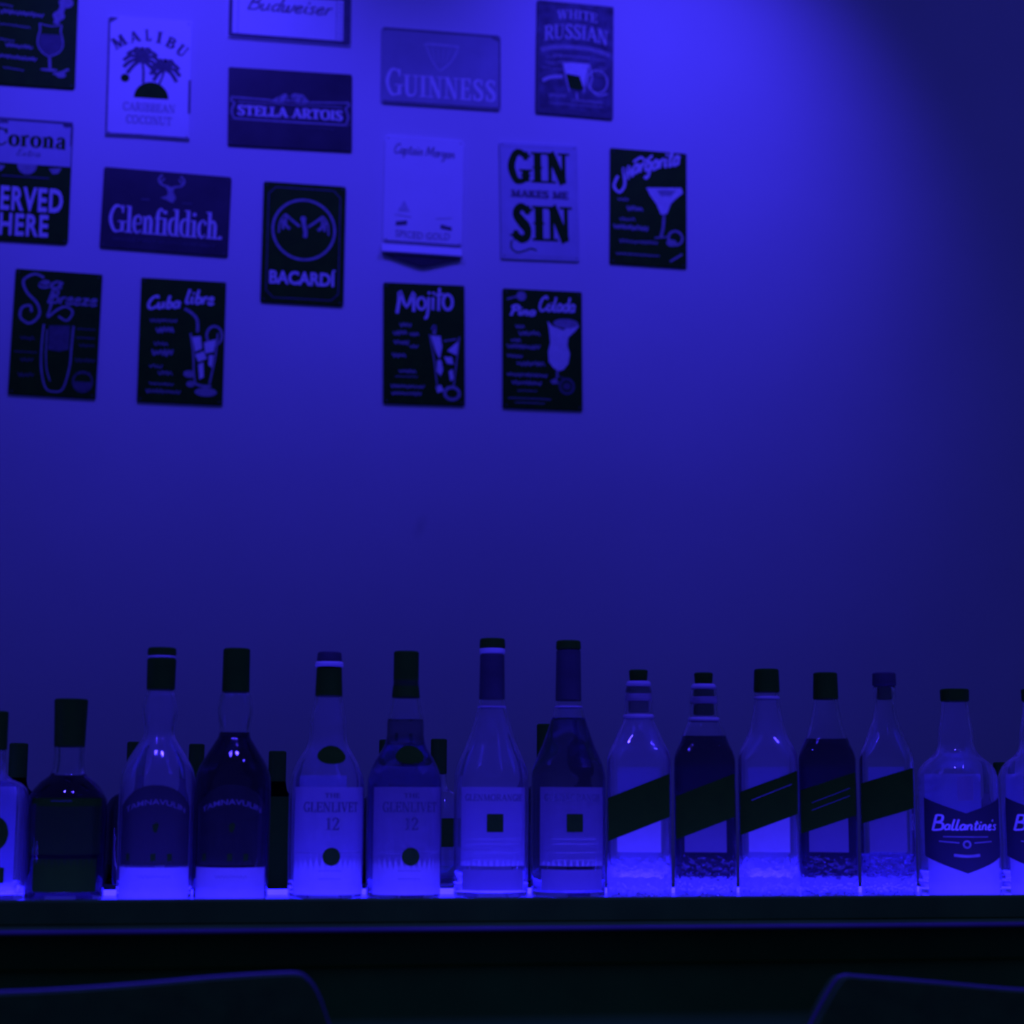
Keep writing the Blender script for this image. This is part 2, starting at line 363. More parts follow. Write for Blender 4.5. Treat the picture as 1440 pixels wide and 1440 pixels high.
class Art:
    """Flat print in sheet coordinates: u to the right 0..1, v down 0..1; w and h in metres."""
    def __init__(self, w, h):
        self.w, self.h, self.v, self.f, self.z, self.n = w, h, [], [], [], 0
    def P(self, u, v):
        return ((u - 0.5) * self.w, (0.5 - v) * self.h)
    def _lay(self):
        """each stroke lies a hair above the one before"""
        self.n += 1
        self.z += [self.n * 4e-6] * (len(self.v) - len(self.z))
    def _poly(self, pts):
        b = len(self.v)
        self.v += pts
        self._lay()
        for t in tessellate_polygon([[Vector((p[0], p[1], 0)) for p in pts]]):
            self.f.append(tuple(b + i for i in t))
    def poly(self, uv):
        self._poly([self.P(*p) for p in uv]); return self
    def _ribbon(self, pts, wid, cap=True):
        n = len(pts)
        L = []
        for i in range(n):
            a = pts[max(i - 1, 0)]; c = pts[min(i + 1, n - 1)]
            dx, dy = c[0] - a[0], c[1] - a[1]
            l = math.hypot(dx, dy) or 1e-9
            hw = wid[i] / 2
            L.append((pts[i][0] - dy / l * hw, pts[i][1] + dx / l * hw, pts[i][0] + dy / l * hw, pts[i][1] - dx / l * hw))
        b = len(self.v)
        for q in L:
            self.v.append((q[0], q[1])); self.v.append((q[2], q[3]))
        self._lay()
        for i in range(n - 1):
            self.f.append((b + 2 * i, b + 2 * i + 1, b + 2 * i + 3, b + 2 * i + 2))
    def line(self, uv, wid, smooth=True, n=6, closed=False):
        """stroke of constant width wid (in sheet widths)"""
        pts = [self.P(*p) for p in uv]
        if closed: pts = pts + [pts[0]]
        if smooth: pts = smooth_pts(pts, n)
        self._ribbon(pts, [wid * self.w] * len(pts)); return self
    def disc(self, u, v, ru, rv=None, a0=0, a1=360, n=28):
        cx, cy = self.P(u, v)
        rx = ru * self.w; ry = rx if rv is None else rv * self.h
        k = n if a1 - a0 < 360 else n - 1
        pts = [(cx + rx * math.cos(math.radians(a0 + (a1 - a0) * i / n)), cy + ry * math.sin(math.radians(a0 + (a1 - a0) * i / n))) for i in range(k + 1)]
        self._poly(pts); return self
    def ring(self, u, v, ru, wid, rv=None, n=40, a0=0, a1=360):
        cx, cy = self.P(u, v)
        rx = ru * self.w; ry = rx if rv is None else rv * self.h
        pts = [(cx + rx * math.cos(math.radians(a0 + (a1 - a0) * i / n)), cy + ry * math.sin(math.radians(a0 + (a1 - a0) * i / n))) for i in range(n + 1)]
        self._ribbon(pts, [wid * self.w] * len(pts)); return self
    def _fit(self, i0, box, slope=0, arch=0, rot=0, ext=None):
        u0, v0, u1, v1 = box
        x0, y1 = self.P(u0, v0); x1, y0 = self.P(u1, v1)
        q = self.v[i0:]
        if not q: return
        ax, bx = min(p[0] for p in q), max(p[0] for p in q)
        ay, by = (min(p[1] for p in q), max(p[1] for p in q)) if ext is None else ext
        xc, hw = (x0 + x1) / 2, max((x1 - x0) / 2, 1e-9)
        for i in range(i0, len(self.v)):
            px, py = self.v[i]
            X = x0 + (px - ax) / max(bx - ax, 1e-9) * (x1 - x0)
            Y = y0 + (py - ay) / max(by - ay, 1e-9) * (y1 - y0)
            Y += -slope * (X - x0) - arch * self.h * ((X - xc) / hw) ** 2
            self.v[i] = (X, Y)
    def sans(self, body, box, bold=0.0, shear=0.0, slope=0, arch=0, space=1.0):
        c = bpy.data.curves.new('type', 'FONT')
        c.body = body; c.offset = bold; c.shear = shear; c.resolution_u = 3; c.space_character = space
        o = bpy.data.objects.new('type', c)
        COL.objects.link(o)
        bpy.context.view_layer.update()
        me = o.evaluated_get(bpy.context.evaluated_depsgraph_get()).to_mesh()
        i0 = len(self.v)
        self.v += [(v.co.x, v.co.y) for v in me.vertices]
        self.f += [tuple(i0 + i for i in p.vertices) for p in me.polygons]
        self._lay()
        o.to_mesh_clear()
        bpy.data.objects.remove(o); bpy.data.curves.remove(c)
        self._fit(i0, box, slope, arch); return self
    def serif(self, body, box, thick=.17, thin=.05, slope=0, arch=0, sh=.05, small=None, gap=0.0, spur=False):
        i0 = len(self.v)
        x = 0.0
        for k, ch in enumerate(body):
            adv, strokes, serifs = SERIF[ch]
            s = 1.0 if (small is None or k == 0) else small
            for curved, pts in strokes:
                P3 = [(x + px * s, py * s, thin + (thick - thin) * w) for px, py, w in pts]
                if curved: P3 = smooth_pts(P3, 5)
                elif len(P3) == 2:
                    a, b = P3
                    P3 = [tuple(a[j] + (b[j] - a[j]) * t / 3 for j in range(3)) for t in range(4)]
                self._ribbon([(p[0], p[1]) for p in P3], [max(p[2], .01) for p in P3])
                if spur and not curved and abs(P3[0][0] - P3[-1][0]) < .01 and P3[0][2] > .2:
                    mx, my = P3[0][0], (P3[0][1] + P3[-1][1]) / 2
                    self._poly([(mx - thick * .8, my), (mx, my - .1), (mx + thick * .8, my), (mx, my + .1)])
            for sx, sy, sl in serifs:
                y0 = sy * s - (sh if sy > .3 else 0)
                L = (sl + thick * .6) / 2 * s
                b = len(self.v)
                self.v += [(x + sx * s - L, y0), (x + sx * s + L, y0), (x + sx * s + L, y0 + sh), (x + sx * s - L, y0 + sh)]
                self.f.append((b, b + 1, b + 2, b + 3))
                self._lay()
            x += adv * s + gap
        self._fit(i0, box, slope, arch); return self
    def hand(self, body, box, wid=.1, slope=0, arch=0, slant=.2):
        """box is given from ascender (v0) to baseline (v1)"""
        i0 = len(self.v)
        x = 0.0
        for ch in body:
            adv, strokes = HAND[ch]
            for s in strokes:
                pts = smooth_pts([(x + px + slant * py, py) for px, py in s], 5)
                self._ribbon(pts, [wid] * len(pts))
            x += adv
        self._fit(i0, box, slope, arch, ext=(0, 1)); return self
    def scribble(self, u0, v, u1, hgt, wid=.012, seed=0, slope=0):
        """illegible small handwriting"""
        rnd = random.Random(seed + int(v * 1000))
        n = max(3, int((u1 - u0) / .022))
        pts = []
        for i in range(n + 1):
            t = i / n
            pts.append((u0 + (u1 - u0) * t + rnd.uniform(-.004, .004), v + slope * t + hgt * rnd.uniform(.25, .6) * (1 if i % 2 else -1)))
        self.line(pts, wid, n=3); return self
    def dice(self, step):
        """cut the flat print fine enough to bend round a bottle"""
        bm = bmesh.new()
        vs = [bm.verts.new((x, y, z)) for (x, y), z in zip(self.v, self.z)]
        for q in self.f:
            try: bm.faces.new([vs[i] for i in q])
            except ValueError: pass
        bmesh.ops.triangulate(bm, faces=bm.faces[:])
        for _ in range(7):
            long_ = [e for e in bm.edges if e.calc_length() > step]
            if not long_: break
            bmesh.ops.subdivide_edges(bm, edges=long_, cuts=1)
            bmesh.ops.triangulate(bm, faces=bm.faces[:])
        bm.verts.index_update()
        self.v = [(v.co.x, v.co.y) for v in bm.verts]
        self.z = [v.co.z for v in bm.verts]
        self.f = [tuple(v.index for v in q.verts) for q in bm.faces]
        bm.free()
        return self
    def build(self, name, mat, parent, mapping, off=0.0, label=None):
        return mesh_obj(name, [mapping(x, y, off + z) for (x, y), z in zip(self.v, self.z)], self.f, mat, parent, label=label)

def flat_map(z):
    return lambda x, y, off: (x, -z - off, y)

# ------------------------------------------------------------------ setting: wall, floor
def plane_box(name, lo, hi, mat):
    o = box(name, lo, hi, mat)
    o['kind'] = 'structure'
    return o
def _scuff(m, p, r):
    nt = m.node_tree
    b = nt.nodes['Principled BSDF']
    src = b.inputs['Base Color'].links[0].from_socket
    tc = nt.nodes.new('ShaderNodeTexCoord'); mp = nt.nodes.new('ShaderNodeMapping'); ln = nt.nodes.new('ShaderNodeVectorMath'); mr = nt.nodes.new('ShaderNodeMapRange')
    mp.vector_type = 'TEXTURE'
    mp.inputs['Location'].default_value = p; mp.inputs['Scale'].default_value = r; mp.inputs['Rotation'].default_value = (0, .35, 0)
    ln.operation = 'LENGTH'
    mr.inputs[1].default_value = 1.0; mr.inputs[2].default_value = 0.0; mr.inputs[3].default_value = 0.0; mr.inputs[4].default_value = 0.2
    mx = nt.nodes.new('ShaderNodeMixRGB'); mx.inputs[2].default_value = (.2, .2, .2, 1)
    nt.links.new(tc.outputs['Object'], mp.inputs[0]); nt.links.new(mp.outputs[0], ln.inputs[0]); nt.links.new(ln.outputs['Value'], mr.inputs[0])
    nt.links.new(mr.outputs[0], mx.inputs[0]); nt.links.new(src, mx.inputs[1]); nt.links.new(mx.outputs[0], b.inputs['Base Color'])
_scuff(M['wall'], at(591, 740, WALL_Y), (.018, .2, .04))
plane_box('wall_back', (-4.0, WALL_Y, 0.0), (5.5, WALL_Y + 0.15, 4.6), M['wall'])
plane_box('floor', (-4.0, -1.5, -0.1), (5.5, WALL_Y, 0.0), M['floor'])

# ------------------------------------------------------------------ tin signs on the wall
TIN_GROUP = 'tin signs on the wall'
PLATE = 0.006
def sign(name, X, Z, tilt, w, h, mat, label, rad=0.006, cat='sign', rim=None):
    t = empty(name, (X, WALL_Y, 1.40 + Z), (0, -math.radians(tilt), 0))
    tag(t, label, cat, TIN_GROUP)
    pts = []
    for cx, cy, a in ((w / 2 - rad, h / 2 - rad, 0), (-w / 2 + rad, h / 2 - rad, 90), (-w / 2 + rad, -h / 2 + rad, 180), (w / 2 - rad, -h / 2 + rad, 270)):
        for k in range(5):
            r = math.radians(a + 22.5 * k)
            pts.append((cx + rad * math.cos(r), cy + rad * math.sin(r)))
    n = len(pts)
    V, F = [], []
    for s, y in ((1.0, 0.0), (1.0, -PLATE + .0015), (1 - .003 / w, -PLATE)):
        sy = 1 - (1 - s) * w / h
        V += [(p[0] * s, y, p[1] * sy) for p in pts]
    for r in range(2):
        for i in range(n):
            j = (i + 1) % n
            F.append((r * n + i, r * n + j, (r + 1) * n + j, (r + 1) * n + i))
    F.append(tuple(reversed(range(n))))
    F.append(tuple(range(2 * n, 3 * n)))
    mesh_obj('plate', V, F, mat, t)
    mp = flat_map(PLATE)
    for i, (sx, sz) in enumerate(((-1, 1), (1, 1), (-1, -1), (1, -1))):     # fixing screws
        a = Art(w, h)
        a.disc(.5 + sx * (.5 - .008 / w), .5 - sz * (.5 - .008 / h), .0018 / w, n=10)
        a.build('screw', M['ink_dim'], t, mp, .0006)
    return t, mp

class Sheet:
    """collects print layers for one sign"""
    def __init__(self, t, mp, w, h):
        self.t, self.mp, self.w, self.h, self.k = t, mp, w, h, 1
    def add(self, name, mat, fn, label=None):
        a = Art(self.w, self.h)
        fn(a)
        self.k += 1
        o = a.build(name, M[mat], self.t, self.mp, .0003 + .0001 * self.k, label)
        if name in ('small_writing', 'ornament', 'small_print', 'small_lettering'): o['kind'] = 'stuff'
        return o

def mk(name, key, w, h, mat, label, **kw):
    X, Z, tilt = POS[key]
    t, mp = sign(name, X, Z, tilt, w, h, M[mat], label, **kw)
    return Sheet(t, mp, w, h)

POS = {'glen': (-0.0209, 1.3514, -1.03), 'stella': (0.2663, 1.6274, 0.87), 'bat': (0.3055, 1.2933, -0.16),
       'mojito': (0.6013, 1.0615, 0.78), 'harp': (0.6354, 1.7610, 0.50), 'russ': (0.9740, 1.8129, -0.44),
       'gin': (0.8841, 1.4368, 1.22), 'marg': (1.1621, 1.4386, -0.38), 'pina': (0.8935, 1.0627, 0.37),
       'sea': (-0.2634, 1.0418, -0.90), 'cuba': (0.0257, 1.0383, -0.07), 'palm': (-0.0717, 1.6812, 0.52),
       'poster': (-0.3433, 1.7876, 0.36), 'corona': (-0.3430, 1.4071, -0.08), 'bud': (0.2600, 1.8983, 0.27),
       'capt': (0.5950, 1.4445, -0.4)}
TW, TH = .198, .299

def border(a, m, wid):
    for q in (((m, m), (1 - m, m)), ((1 - m, m), (1 - m, 1 - m)), ((1 - m, 1 - m), (m, 1 - m)), ((m, 1 - m), (m, m))):
        a.line(q, wid, smooth=False)

# cocktail poster cut by the frame's top left corner
s = mk('cocktail_sign', 'poster', TW, TH, 'sign_black', 'black tin cocktail sign with a round stemmed glass, cut off at the upper left corner')
def f(a):
    a.line([(.56, .475), (.57, .53), (.55, .58), (.55, .65), (.60, .71), (.68, .745)], .018)
    a.line([(.82, .475), (.81, .53), (.83, .58), (.84, .65), (.79, .71), (.68, .745)], .018)
    a.line([(.56, .475), (.69, .49), (.82, .475)], .014)
    a.line([(.69, .74), (.70, .84)], .03, smooth=False)
    a.disc(.69, .855, .1, .012)
s.add('glass_drawing', 'ink_half', f)
s.add('drink_drawing', 'ink_dim', lambda a: a.poly([(.57, .56), (.82, .56), (.83, .65), (.78, .71), (.69, .74), (.61, .71), (.56, .65)]))
def f(a):
    a.line([(.75, .47), (.79, .38), (.84, .30)], .07)
    a.disc(.86, .285, .085, .045); a.disc(.78, .40, .07, .04)
s.add('fruit_garnish', 'ink_half', f)
def f(a):
    a.line([(.74, .885), (.82, .875), (.92, .84)], .03); a.disc(.83, .89, .06, .025)
s.add('fruit_drawing', 'ink_half', f)
for i, (u0, v, u1, hh) in enumerate(((.10, .395, .60, .035), (.1, .50, .45, .016), (.10, .625, .28, .018), (.18, .67, .49, .03), (.1, .765, .54, .03), (.16, .86, .4, .012), (.06, .335, .24, .02))):
    s.add('writing_line', 'ink_half', lambda a: a.scribble(u0, v, u1, hh, .016 if hh > .02 else .009, i, .015))
# (its title lies above the frame of the photograph and is left blank)

# white sign with palm trees
s = mk('palm_tree_sign', 'palm', TW, TH, 'sign_white', 'white tin sign with two dark palm trees under an arch of letters', rad=.004)
def f(a):
    word = 'MALIBU'
    for ch, u, v, r, ww in zip(word, (.13, .315, .475, .61, .75, .885), (.215, .165, .145, .157, .195, .255), (33, 18, 4, -8, -22, -34), (.19, .15, .08, .08, .12, .13)):
        i0 = len(a.v)
        a.serif(ch, (u - ww / 2, v - .05, u + ww / 2, v + .05), .27, .13)
        cx, cy = a.P(u, v); c, sn = math.cos(math.radians(r)), math.sin(math.radians(r))
        for i in range(i0, len(a.v)):
            x, y = a.v[i][0] - cx, a.v[i][1] - cy
            a.v[i] = (cx + x * c - y * sn, cy + x * sn + y * c)
s.add('lettering', 'ink_dim', f)
def f(a):
    for cu, cv, R, n in ((.41, .355, .225, 11), (.69, .42, .18, 9)):
        for k in range(n):
            an = math.radians(-40 + 260 * k / (n - 1))
            du, dv = math.cos(an) * R, -math.sin(an) * R * .55
            a.line([(cu, cv), (cu + du * .55, cv + dv * .75 - .012), (cu + du, cv + dv + .04)], .043, n=3)
    a.line([(.41, .36), (.43, .45), (.43, .55)], .03)
    a.line([(.68, .42), (.66, .48), (.62, .55)], .025)
s.add('palm_drawing', 'ink_dim', f)
s.add('hill_drawing', 'ink_dark', lambda a: a.disc(.53, .672, .205, .135, 0, 180))
s.add('sun_drawing', 'ink_dark', lambda a: a.disc(.215, .515, .05))
def f(a):
    a.serif('CARIBBEAN', (.2, .715, .82, .785), .15, .07)
    a.serif('COCONUT', (.24, .82, .78, .89), .15, .07)
s.add('small_lettering', 'ink_half', f)
def f(a):
    a.line([(.012, .02), (.012, .3), (.012, .6), (.012, .985)], .022, smooth=False)
    a.line([(.0, .988), (.4, .985), (.99, .99)], .025, smooth=False)  # bottom strip also paints shade below; the edges are worn
    a.line([(.985, .5), (.985, .78)], .03, smooth=False)
    a.poly([(.02, .01), (.12, .015), (.05, .05), (.02, .06)])
s.add('darkened_edge', 'ink_grey', f)

# beer sign cut by the top edge
s = mk('beer_sign', 'bud', .299, TW, 'sign_white', 'wide white tin beer sign with dark frame, cut off by the top edge', rad=.004)
def f(a):
    a.line([(.02, 0.02), (.02, .98)], .03, smooth=False); a.line([(.965, 0.02), (.965, .98)], .06, smooth=False)
    a.line([(.02, .965), (.98, .965)], .035, smooth=False); a.line([(.02, .02), (.98, .02)], .03, smooth=False)
    a.line([(.62, .40), (.95, .385)], .03, smooth=False)
s.add('frame_line', 'ink_dim', f)
s.add('lettering', 'ink_grey', lambda a: a.hand('Budweiser', (.15, .43, .85, .62), .1, slant=.35))
def f(a):
    for k in range(9): a.line([(.90, .45 + k * .055), (.925, .475 + k * .055)], .008, smooth=False)
    a.line([(.88, .42), (.88, .93)], .006, smooth=False); a.line([(.08, .45), (.08, .93)], .006, smooth=False)
s.add('ornament', 'ink_half', f)

# dark beer sign with cartouche
s = mk('cartouche_sign', 'stella', .299, TW, 'sign_dark', 'wide dark tin sign with light capitals inside an outlined cartouche', rad=.004)
def f(a):
    a.line([(.04, .375), (.02, .42), (.05, .46), (.03, .55), (.045, .64), (.09, .655), (.92, .66), (.955, .64), (.97, .55), (.95, .45), (.98, .40), (.96, .365)], .016, n=4)
    a.line([(.04, .385), (.34, .395)], .014, smooth=False); a.line([(.66, .395), (.96, .375)], .014, smooth=False)
    a.line([(.08, .44), (.92, .435)], .008, smooth=False)
s.add('cartouche_line', 'ink_half', f)
s.add('lettering', 'ink_light', lambda a: a.serif('STELLA ARTOIS', (.075, .475, .925, .615), .26, .13, sh=.1))
def f(a):
    a.poly([(.33, .41), (.40, .35), (.46, .30), (.49, .34), (.53, .29), (.60, .30), (.66, .40), (.60, .42), (.5, .40), (.4, .425)])
s.add('emblem', 'ink_half', f)
def f(a):
    for u in (.40, .46, .52, .58): a.line([(u, .41), (u + .02, .33)], .012, smooth=False)
    a.disc(.5, .36, .02)
s.add('emblem_detail', 'ink_dim', f)
s.add('small_lettering', 'ink_dim', lambda a: a.scribble(.62, .72, .86, .02, .006))

# harp sign
s = mk('harp_sign', 'harp', .299, TW, 'sign_mid', 'wide mid-toned tin sign with a harp over large pale capitals', rad=.008)
s.add('lettering', 'ink_light', lambda a: a.serif('GUINNESS', (.035, .53, .955, .90), .175, .065, small=.8, sh=.045, gap=.05))
def f(a):
    a.line([(.35, .205), (.42, .19), (.65, .20)], .02)
    a.line([(.37, .22), (.42, .40), (.48, .53)], .012); a.line([(.64, .22), (.58, .40), (.49, .53)], .014)
    for k in range(4): a.line([(.42 + k * .05, .24), (.455 + k * .025, .43)], .005, smooth=False)
s.add('harp_drawing', 'ink_faint', f)
def f(a):
    a.line([(.02, .975), (.98, .975)], .022, smooth=False); a.line([(.02, .025), (.97, .03)], .014, smooth=False)  # bottom strip paints the shade at the sign's lower edge
    a.poly([(.9, .02), (.985, .03), (.98, .09), (.93, .06)])
    a.line([(.988, .05), (.988, .95)], .012, smooth=False)
s.add('darkened_edge', 'ink_grey', f)

# crowded cocktail sign at the top
s = mk('lettered_cocktail_sign', 'russ', TW, TH, 'sign_deep', 'weathered tin cocktail sign crowded with letters around a half-white tumbler', rad=.005)
def f(a):
    a.serif('WHITE', (.25, .06, .78, .145), .2, .09, arch=.02)
    a.serif('RUSSIAN', (.09, .185, .93, .325), .2, .09, arch=.04)
s.add('lettering', 'ink_faint', f)
def f(a):
    a.line([(.05, .44), (.25, .405), (.5, .395), (.75, .405), (.95, .44)], .06)
    a.line([(.3, .48), (.5, .475), (.7, .48)], .02)
s.add('banner_line', 'ink_half', f)
s.add('milk_drawing', 'ink_light', lambda a: a.poly([(.35, .53), (.67, .53), (.64, .64), (.615, .74), (.58, .70), (.56, .645), (.38, .63)]))
s.add('coffee_drawing', 'ink_dark', lambda a: a.poly([(.385, .635), (.555, .65), (.59, .70), (.60, .755), (.55, .77), (.43, .755)]))
def f(a):
    a.line([(.34, .525), (.38, .66), (.43, .79)], .016); a.line([(.68, .525), (.65, .66), (.61, .79)], .016)
    a.ring(.79, .68, .13, .02, .1); a.line([(.68, .53), (.72, .64), (.70, .74), (.80, .80), (.92, .78)], .02)
    a.line([(.08, .71), (.18, .675), (.34, .66)], .045); a.line([(.52, .79), (.53, .85)], .02, smooth=False)
s.add('glass_drawing', 'ink_faint', f)
def f(a):
    rnd = random.Random(3)
    for k in range(9):
        u, v = rnd.uniform(.06, .3), rnd.uniform(.46, .62)
        a.scribble(u, v, u + .12, .012, .012, k)
    for k in range(6):
        u, v = rnd.uniform(.68, .82), rnd.uniform(.48, .64)
        a.scribble(u, v, u + .12, .012, .012, k + 20)
    a.scribble(.16, .83, .38, .03, .02, 2); a.scribble(.46, .86, .86, .022, .02, 4); a.scribble(.17, .90, .86, .016, .014, 9)
s.add('small_writing', 'ink_half', f)
def f(a):
    a.line([(.02, .965), (.98, .975)], .07, smooth=False); a.line([(.02, .3), (.02, .97)], .04, smooth=False)
    a.line([(.98, .5), (.98, .97)], .03, smooth=False); a.line([(.02, .02), (.4, .02)], .03, smooth=False)
s.add('dark_edge', 'ink_dim', f)

# sign cut by the left edge: pale top, black bottom
s = mk('served_here_sign', 'corona', TW, TH, 'sign_black', 'tin sign with pale top and black SERVED HERE bottom, cut off by the left edge', rad=.010)
s.add('pale_field', 'sign_pale', lambda a: a.poly([(.01, .03), (.05, .01), (.95, .01), (.99, .03), (.99, .37), (.01, .37)]))
s.add('lettering', 'ink_dark', lambda a: a.serif('Corona', (.06, .085, .92, .235), .19, .08, gap=.04))
s.add('small_lettering', 'ink_grey', lambda a: a.hand('Extra', (.36, .25, .64, .305), .12))
def f(a):
    a.line([(.01, .012), (.99, .012)], .03, smooth=False); a.line([(.985, .01), (.985, .2)], .02, smooth=False)
    a.disc(.93, .03, .05, .02); a.line([(.05, .04), (.25, .035)], .03, smooth=False)
s.add('darkened_edge', 'ink_dim', f)
def f(a):
    a.disc(.49, .37, .115, .085, 180, 360)
s.add('emblem', 'ink_half', f)
for sg in (-1, 1):
    s.add('side_mark', 'ink_half', lambda a: a.poly([(.49 + sg * .25, .395), (.49 + sg * .4, .385), (.49 + sg * .36, .43), (.49 + sg * .30, .44)]))
def f(a):
    a.line([(.2, .475), (.75, .475)], .016, smooth=False)
s.add('rule_line', 'ink_dim', f)
def f(a):
    a.sans('SERVED', (.075, .555, .92, .755), .03, space=1.12); a.sans('HERE', (.205, .775, .765, .955), .03, space=1.12)
s.add('large_lettering', 'ink_light', f)

# stag sign
s = mk('stag_sign', 'glen', .299, TW, 'sign_dark', 'wide dark tin sign with a stag head above pale serif lettering', rad=.006)
s.add('lettering', 'ink_light', lambda a: a.serif('Glenfiddich.', (.06, .455, .945, .80), .17, .055))
def f(a):
    a.line([(.515, .19), (.455, .165), (.43, .105), (.455, .045)], .016); a.line([(.545, .19), (.61, .165), (.63, .105), (.60, .045)], .016)
    a.line([(.445, .14), (.475, .085)], .012, smooth=False); a.line([(.615, .14), (.585, .085)], .012, smooth=False)
    a.poly([(.488, .20), (.52, .185), (.555, .195), (.548, .25), (.572, .32), (.55, .385), (.52, .37), (.48, .345), (.45, .335), (.50, .30), (.507, .25)])
s.add('stag_drawing', 'ink_half', f)
def f(a):
    a.line([(.3, .37), (.37, .365)], .014, smooth=False); a.line([(.62, .38), (.70, .375)], .012, smooth=False)
    a.sans('SINGLE MALT SCOTCH WHISKY', (.10, .86, .90, .90), .005)
s.add('small_lettering', 'ink_dim', f)

# bat sign
s = mk('bat_sign', 'bat', TW, TH, 'sign_black', 'black tin sign with a winged bat inside a ring above pale capitals', rad=.006)
def f(a):
    m, c = .065, .15
    mv, cv = m * TW / TH, c * TW / TH
    q = [(c, mv), (1 - c, mv), (1 - m, cv), (1 - m, 1 - cv), (1 - c, 1 - mv), (c, 1 - mv), (m, 1 - cv), (m, cv)]
    for i in range(8): a.line([q[i], q[(i + 1) % 8]], .013, smooth=False)
s.add('border_line', 'ink_dim', f)
s.add('ring_line', 'ink_half', lambda a: a.ring(.5, .385, .375, .03))
def f(a):
    for sg in (-1, 1):
        a.line([(.5 + sg * .05, .36), (.5 + sg * .13, .32), (.5 + sg * .23, .265)], .03)
        a.line([(.5 + sg * .23, .265), (.5 + sg * .29, .33), (.5 + sg * .30, .42)], .02)
        a.line([(.5 + sg * .22, .29), (.5 + sg * .22, .35), (.5 + sg * .17, .385)], .035)
        a.line([(.5 + sg * .26, .31), (.5 + sg * .25, .39)], .03)
    a.line([(.49, .295), (.50, .34), (.52, .40), (.515, .45)], .05); a.disc(.49, .295, .035)
s.add('bat_drawing', 'ink_half', f)
s.add('lettering', 'ink_light', lambda a: a.sans('BACARDÍ', (.10, .705, .90, .845), .035))

# pale sign with bent foot
w_, h_ = .196, .272
X, Z, tl = POS['capt']
t, mp = sign('pennant_foot_sign', X, Z, tl, w_, h_, M['sign_white'], 'white tin sign with its foot bent forward and a dark pennant point hanging below', rad=.012)
s = Sheet(t, mp, w_, h_)
s.add('lettering', 'ink_grey', lambda a: a.hand('Captain Morgan', (.12, .075, .88, .165), .12, slope=.02))
def f(a):
    a.poly([(.16, .80), (.30, .785), (.30, .825), (.16, .84)]); a.poly([(.72, .80), (.86, .82), (.86, .855), (.72, .84)])
s.add('date_mark', 'ink_dim', f)
s.add('seam_line', 'ink_dim', lambda a: a.line([(.03, .985), (.97, .985)], .018, smooth=False))
s.add('small_lettering', 'ink_half', lambda a: a.sans('SPICED GOLD', (.16, .885, .84, .95), .01, arch=-.01))
def f(a):
    a.poly([(.18, .70), (.26, .60), (.33, .70)]); a.line([(.14, .735), (.35, .75)], .012, smooth=False); a.line([(.66, .75), (.86, .735)], .012, smooth=False)
s.add('hill_drawing', 'ink_faint', f)
foot = [(-.002, -h_ / 2 - .002), (-.006, -h_ / 2 - .003), (-.018, -h_ / 2 - .025), (-.002, -h_ / 2 - .030)]   # lower edge bent forward
V = [(-w_ / 2 - .002, y, z) for y, z in foot] + [(w_ / 2 - .002, y, z) for y, z in foot]
F = [(0, 1, 2, 3), (7, 6, 5, 4)] + [(i, 4 + i, 4 + (i + 1) % 4, (i + 1) % 4) for i in range(4)]
mesh_obj('bent_foot', V, F, M['sign_white'], t)
pts = [(-w_ / 2, -h_ / 2 - .029), (w_ / 2, -h_ / 2 - .029), (.012, -h_ / 2 - .054), (0, -h_ / 2 - .056), (-.012, -h_ / 2 - .054)]
V = [(x, -.003, z) for x, z in pts] + [(x, -.010, z) for x, z in pts]
F = [(0, 1, 2, 3, 4), (9, 8, 7, 6, 5)] + [(i, (i + 1) % 5, 5 + (i + 1) % 5, 5 + i) for i in range(5)]
mesh_obj('pennant', V, F, M['sign_dark'], t)

# gin sign
s = mk('gin_sign', 'gin', TW, TH, 'sign_pale', 'pale grey tin sign reading GIN MAKES ME SIN in dark letters', rad=.005)
def f(a):
    a.serif('GIN', (.10, .055, .89, .36), .31, .16, sh=.07, spur=True, gap=.12)
    a.serif('SIN', (.11, .515, .91, .86), .33, .17, sh=.07, spur=True, gap=.12)
    a.line([(.14, .84), (.13, .90), (.2, .94), (.3, .925), (.38, .905), (.45, .92)], .02)
s.add('lettering', 'ink_dark', f)
s.add('small_lettering', 'ink_dim', lambda a: a.serif('MAKES ME', (.13, .405, .87, .475), .3, .16, sh=.14))
def f(a): border(a, .035, .012)
s.add('border_line', 'ink_faint', f)

# margarita sign
s = mk('margarita_sign', 'marg', TW, TH, 'sign_black', 'black tin cocktail sign with a wide margarita glass, rightmost on the wall', rad=.004)
def f(a):
    a.line([(.10, .24), (.05, .33), (.12, .38), (.19, .31), (.17, .17), (.23, .26), (.24, .15), (.29, .24)], .036)
    a.hand('argarita', (.28, .07, .92, .215), .2, slope=-.28)
    a.line([(.3, .11), (.40, .065), (.46, .09), (.55, .04)], .03)
s.add('lettering', 'ink_light', f)
def f(a):
    a.poly([(.47, .325), (.93, .305), (.95, .35), (.86, .40), (.79, .45), (.74, .54), (.66, .55), (.60, .46), (.52, .39)])
s.add('glass_drawing', 'ink_light', f)
s.add('ice_drawing', 'ink_half', lambda a: a.poly([(.6, .34), (.86, .33), (.80, .38), (.66, .39)]))
def f(a):
    a.line([(.70, .55), (.69, .66), (.66, .74)], .035); a.line([(.58, .755), (.74, .74)], .02)
    a.ring(.85, .745, .09, .03); a.disc(.80, .79, .07, .03); a.line([(.78, .95), (.86, .915), (.94, .88)], .025)
s.add('stem_drawing', 'ink_half', f)
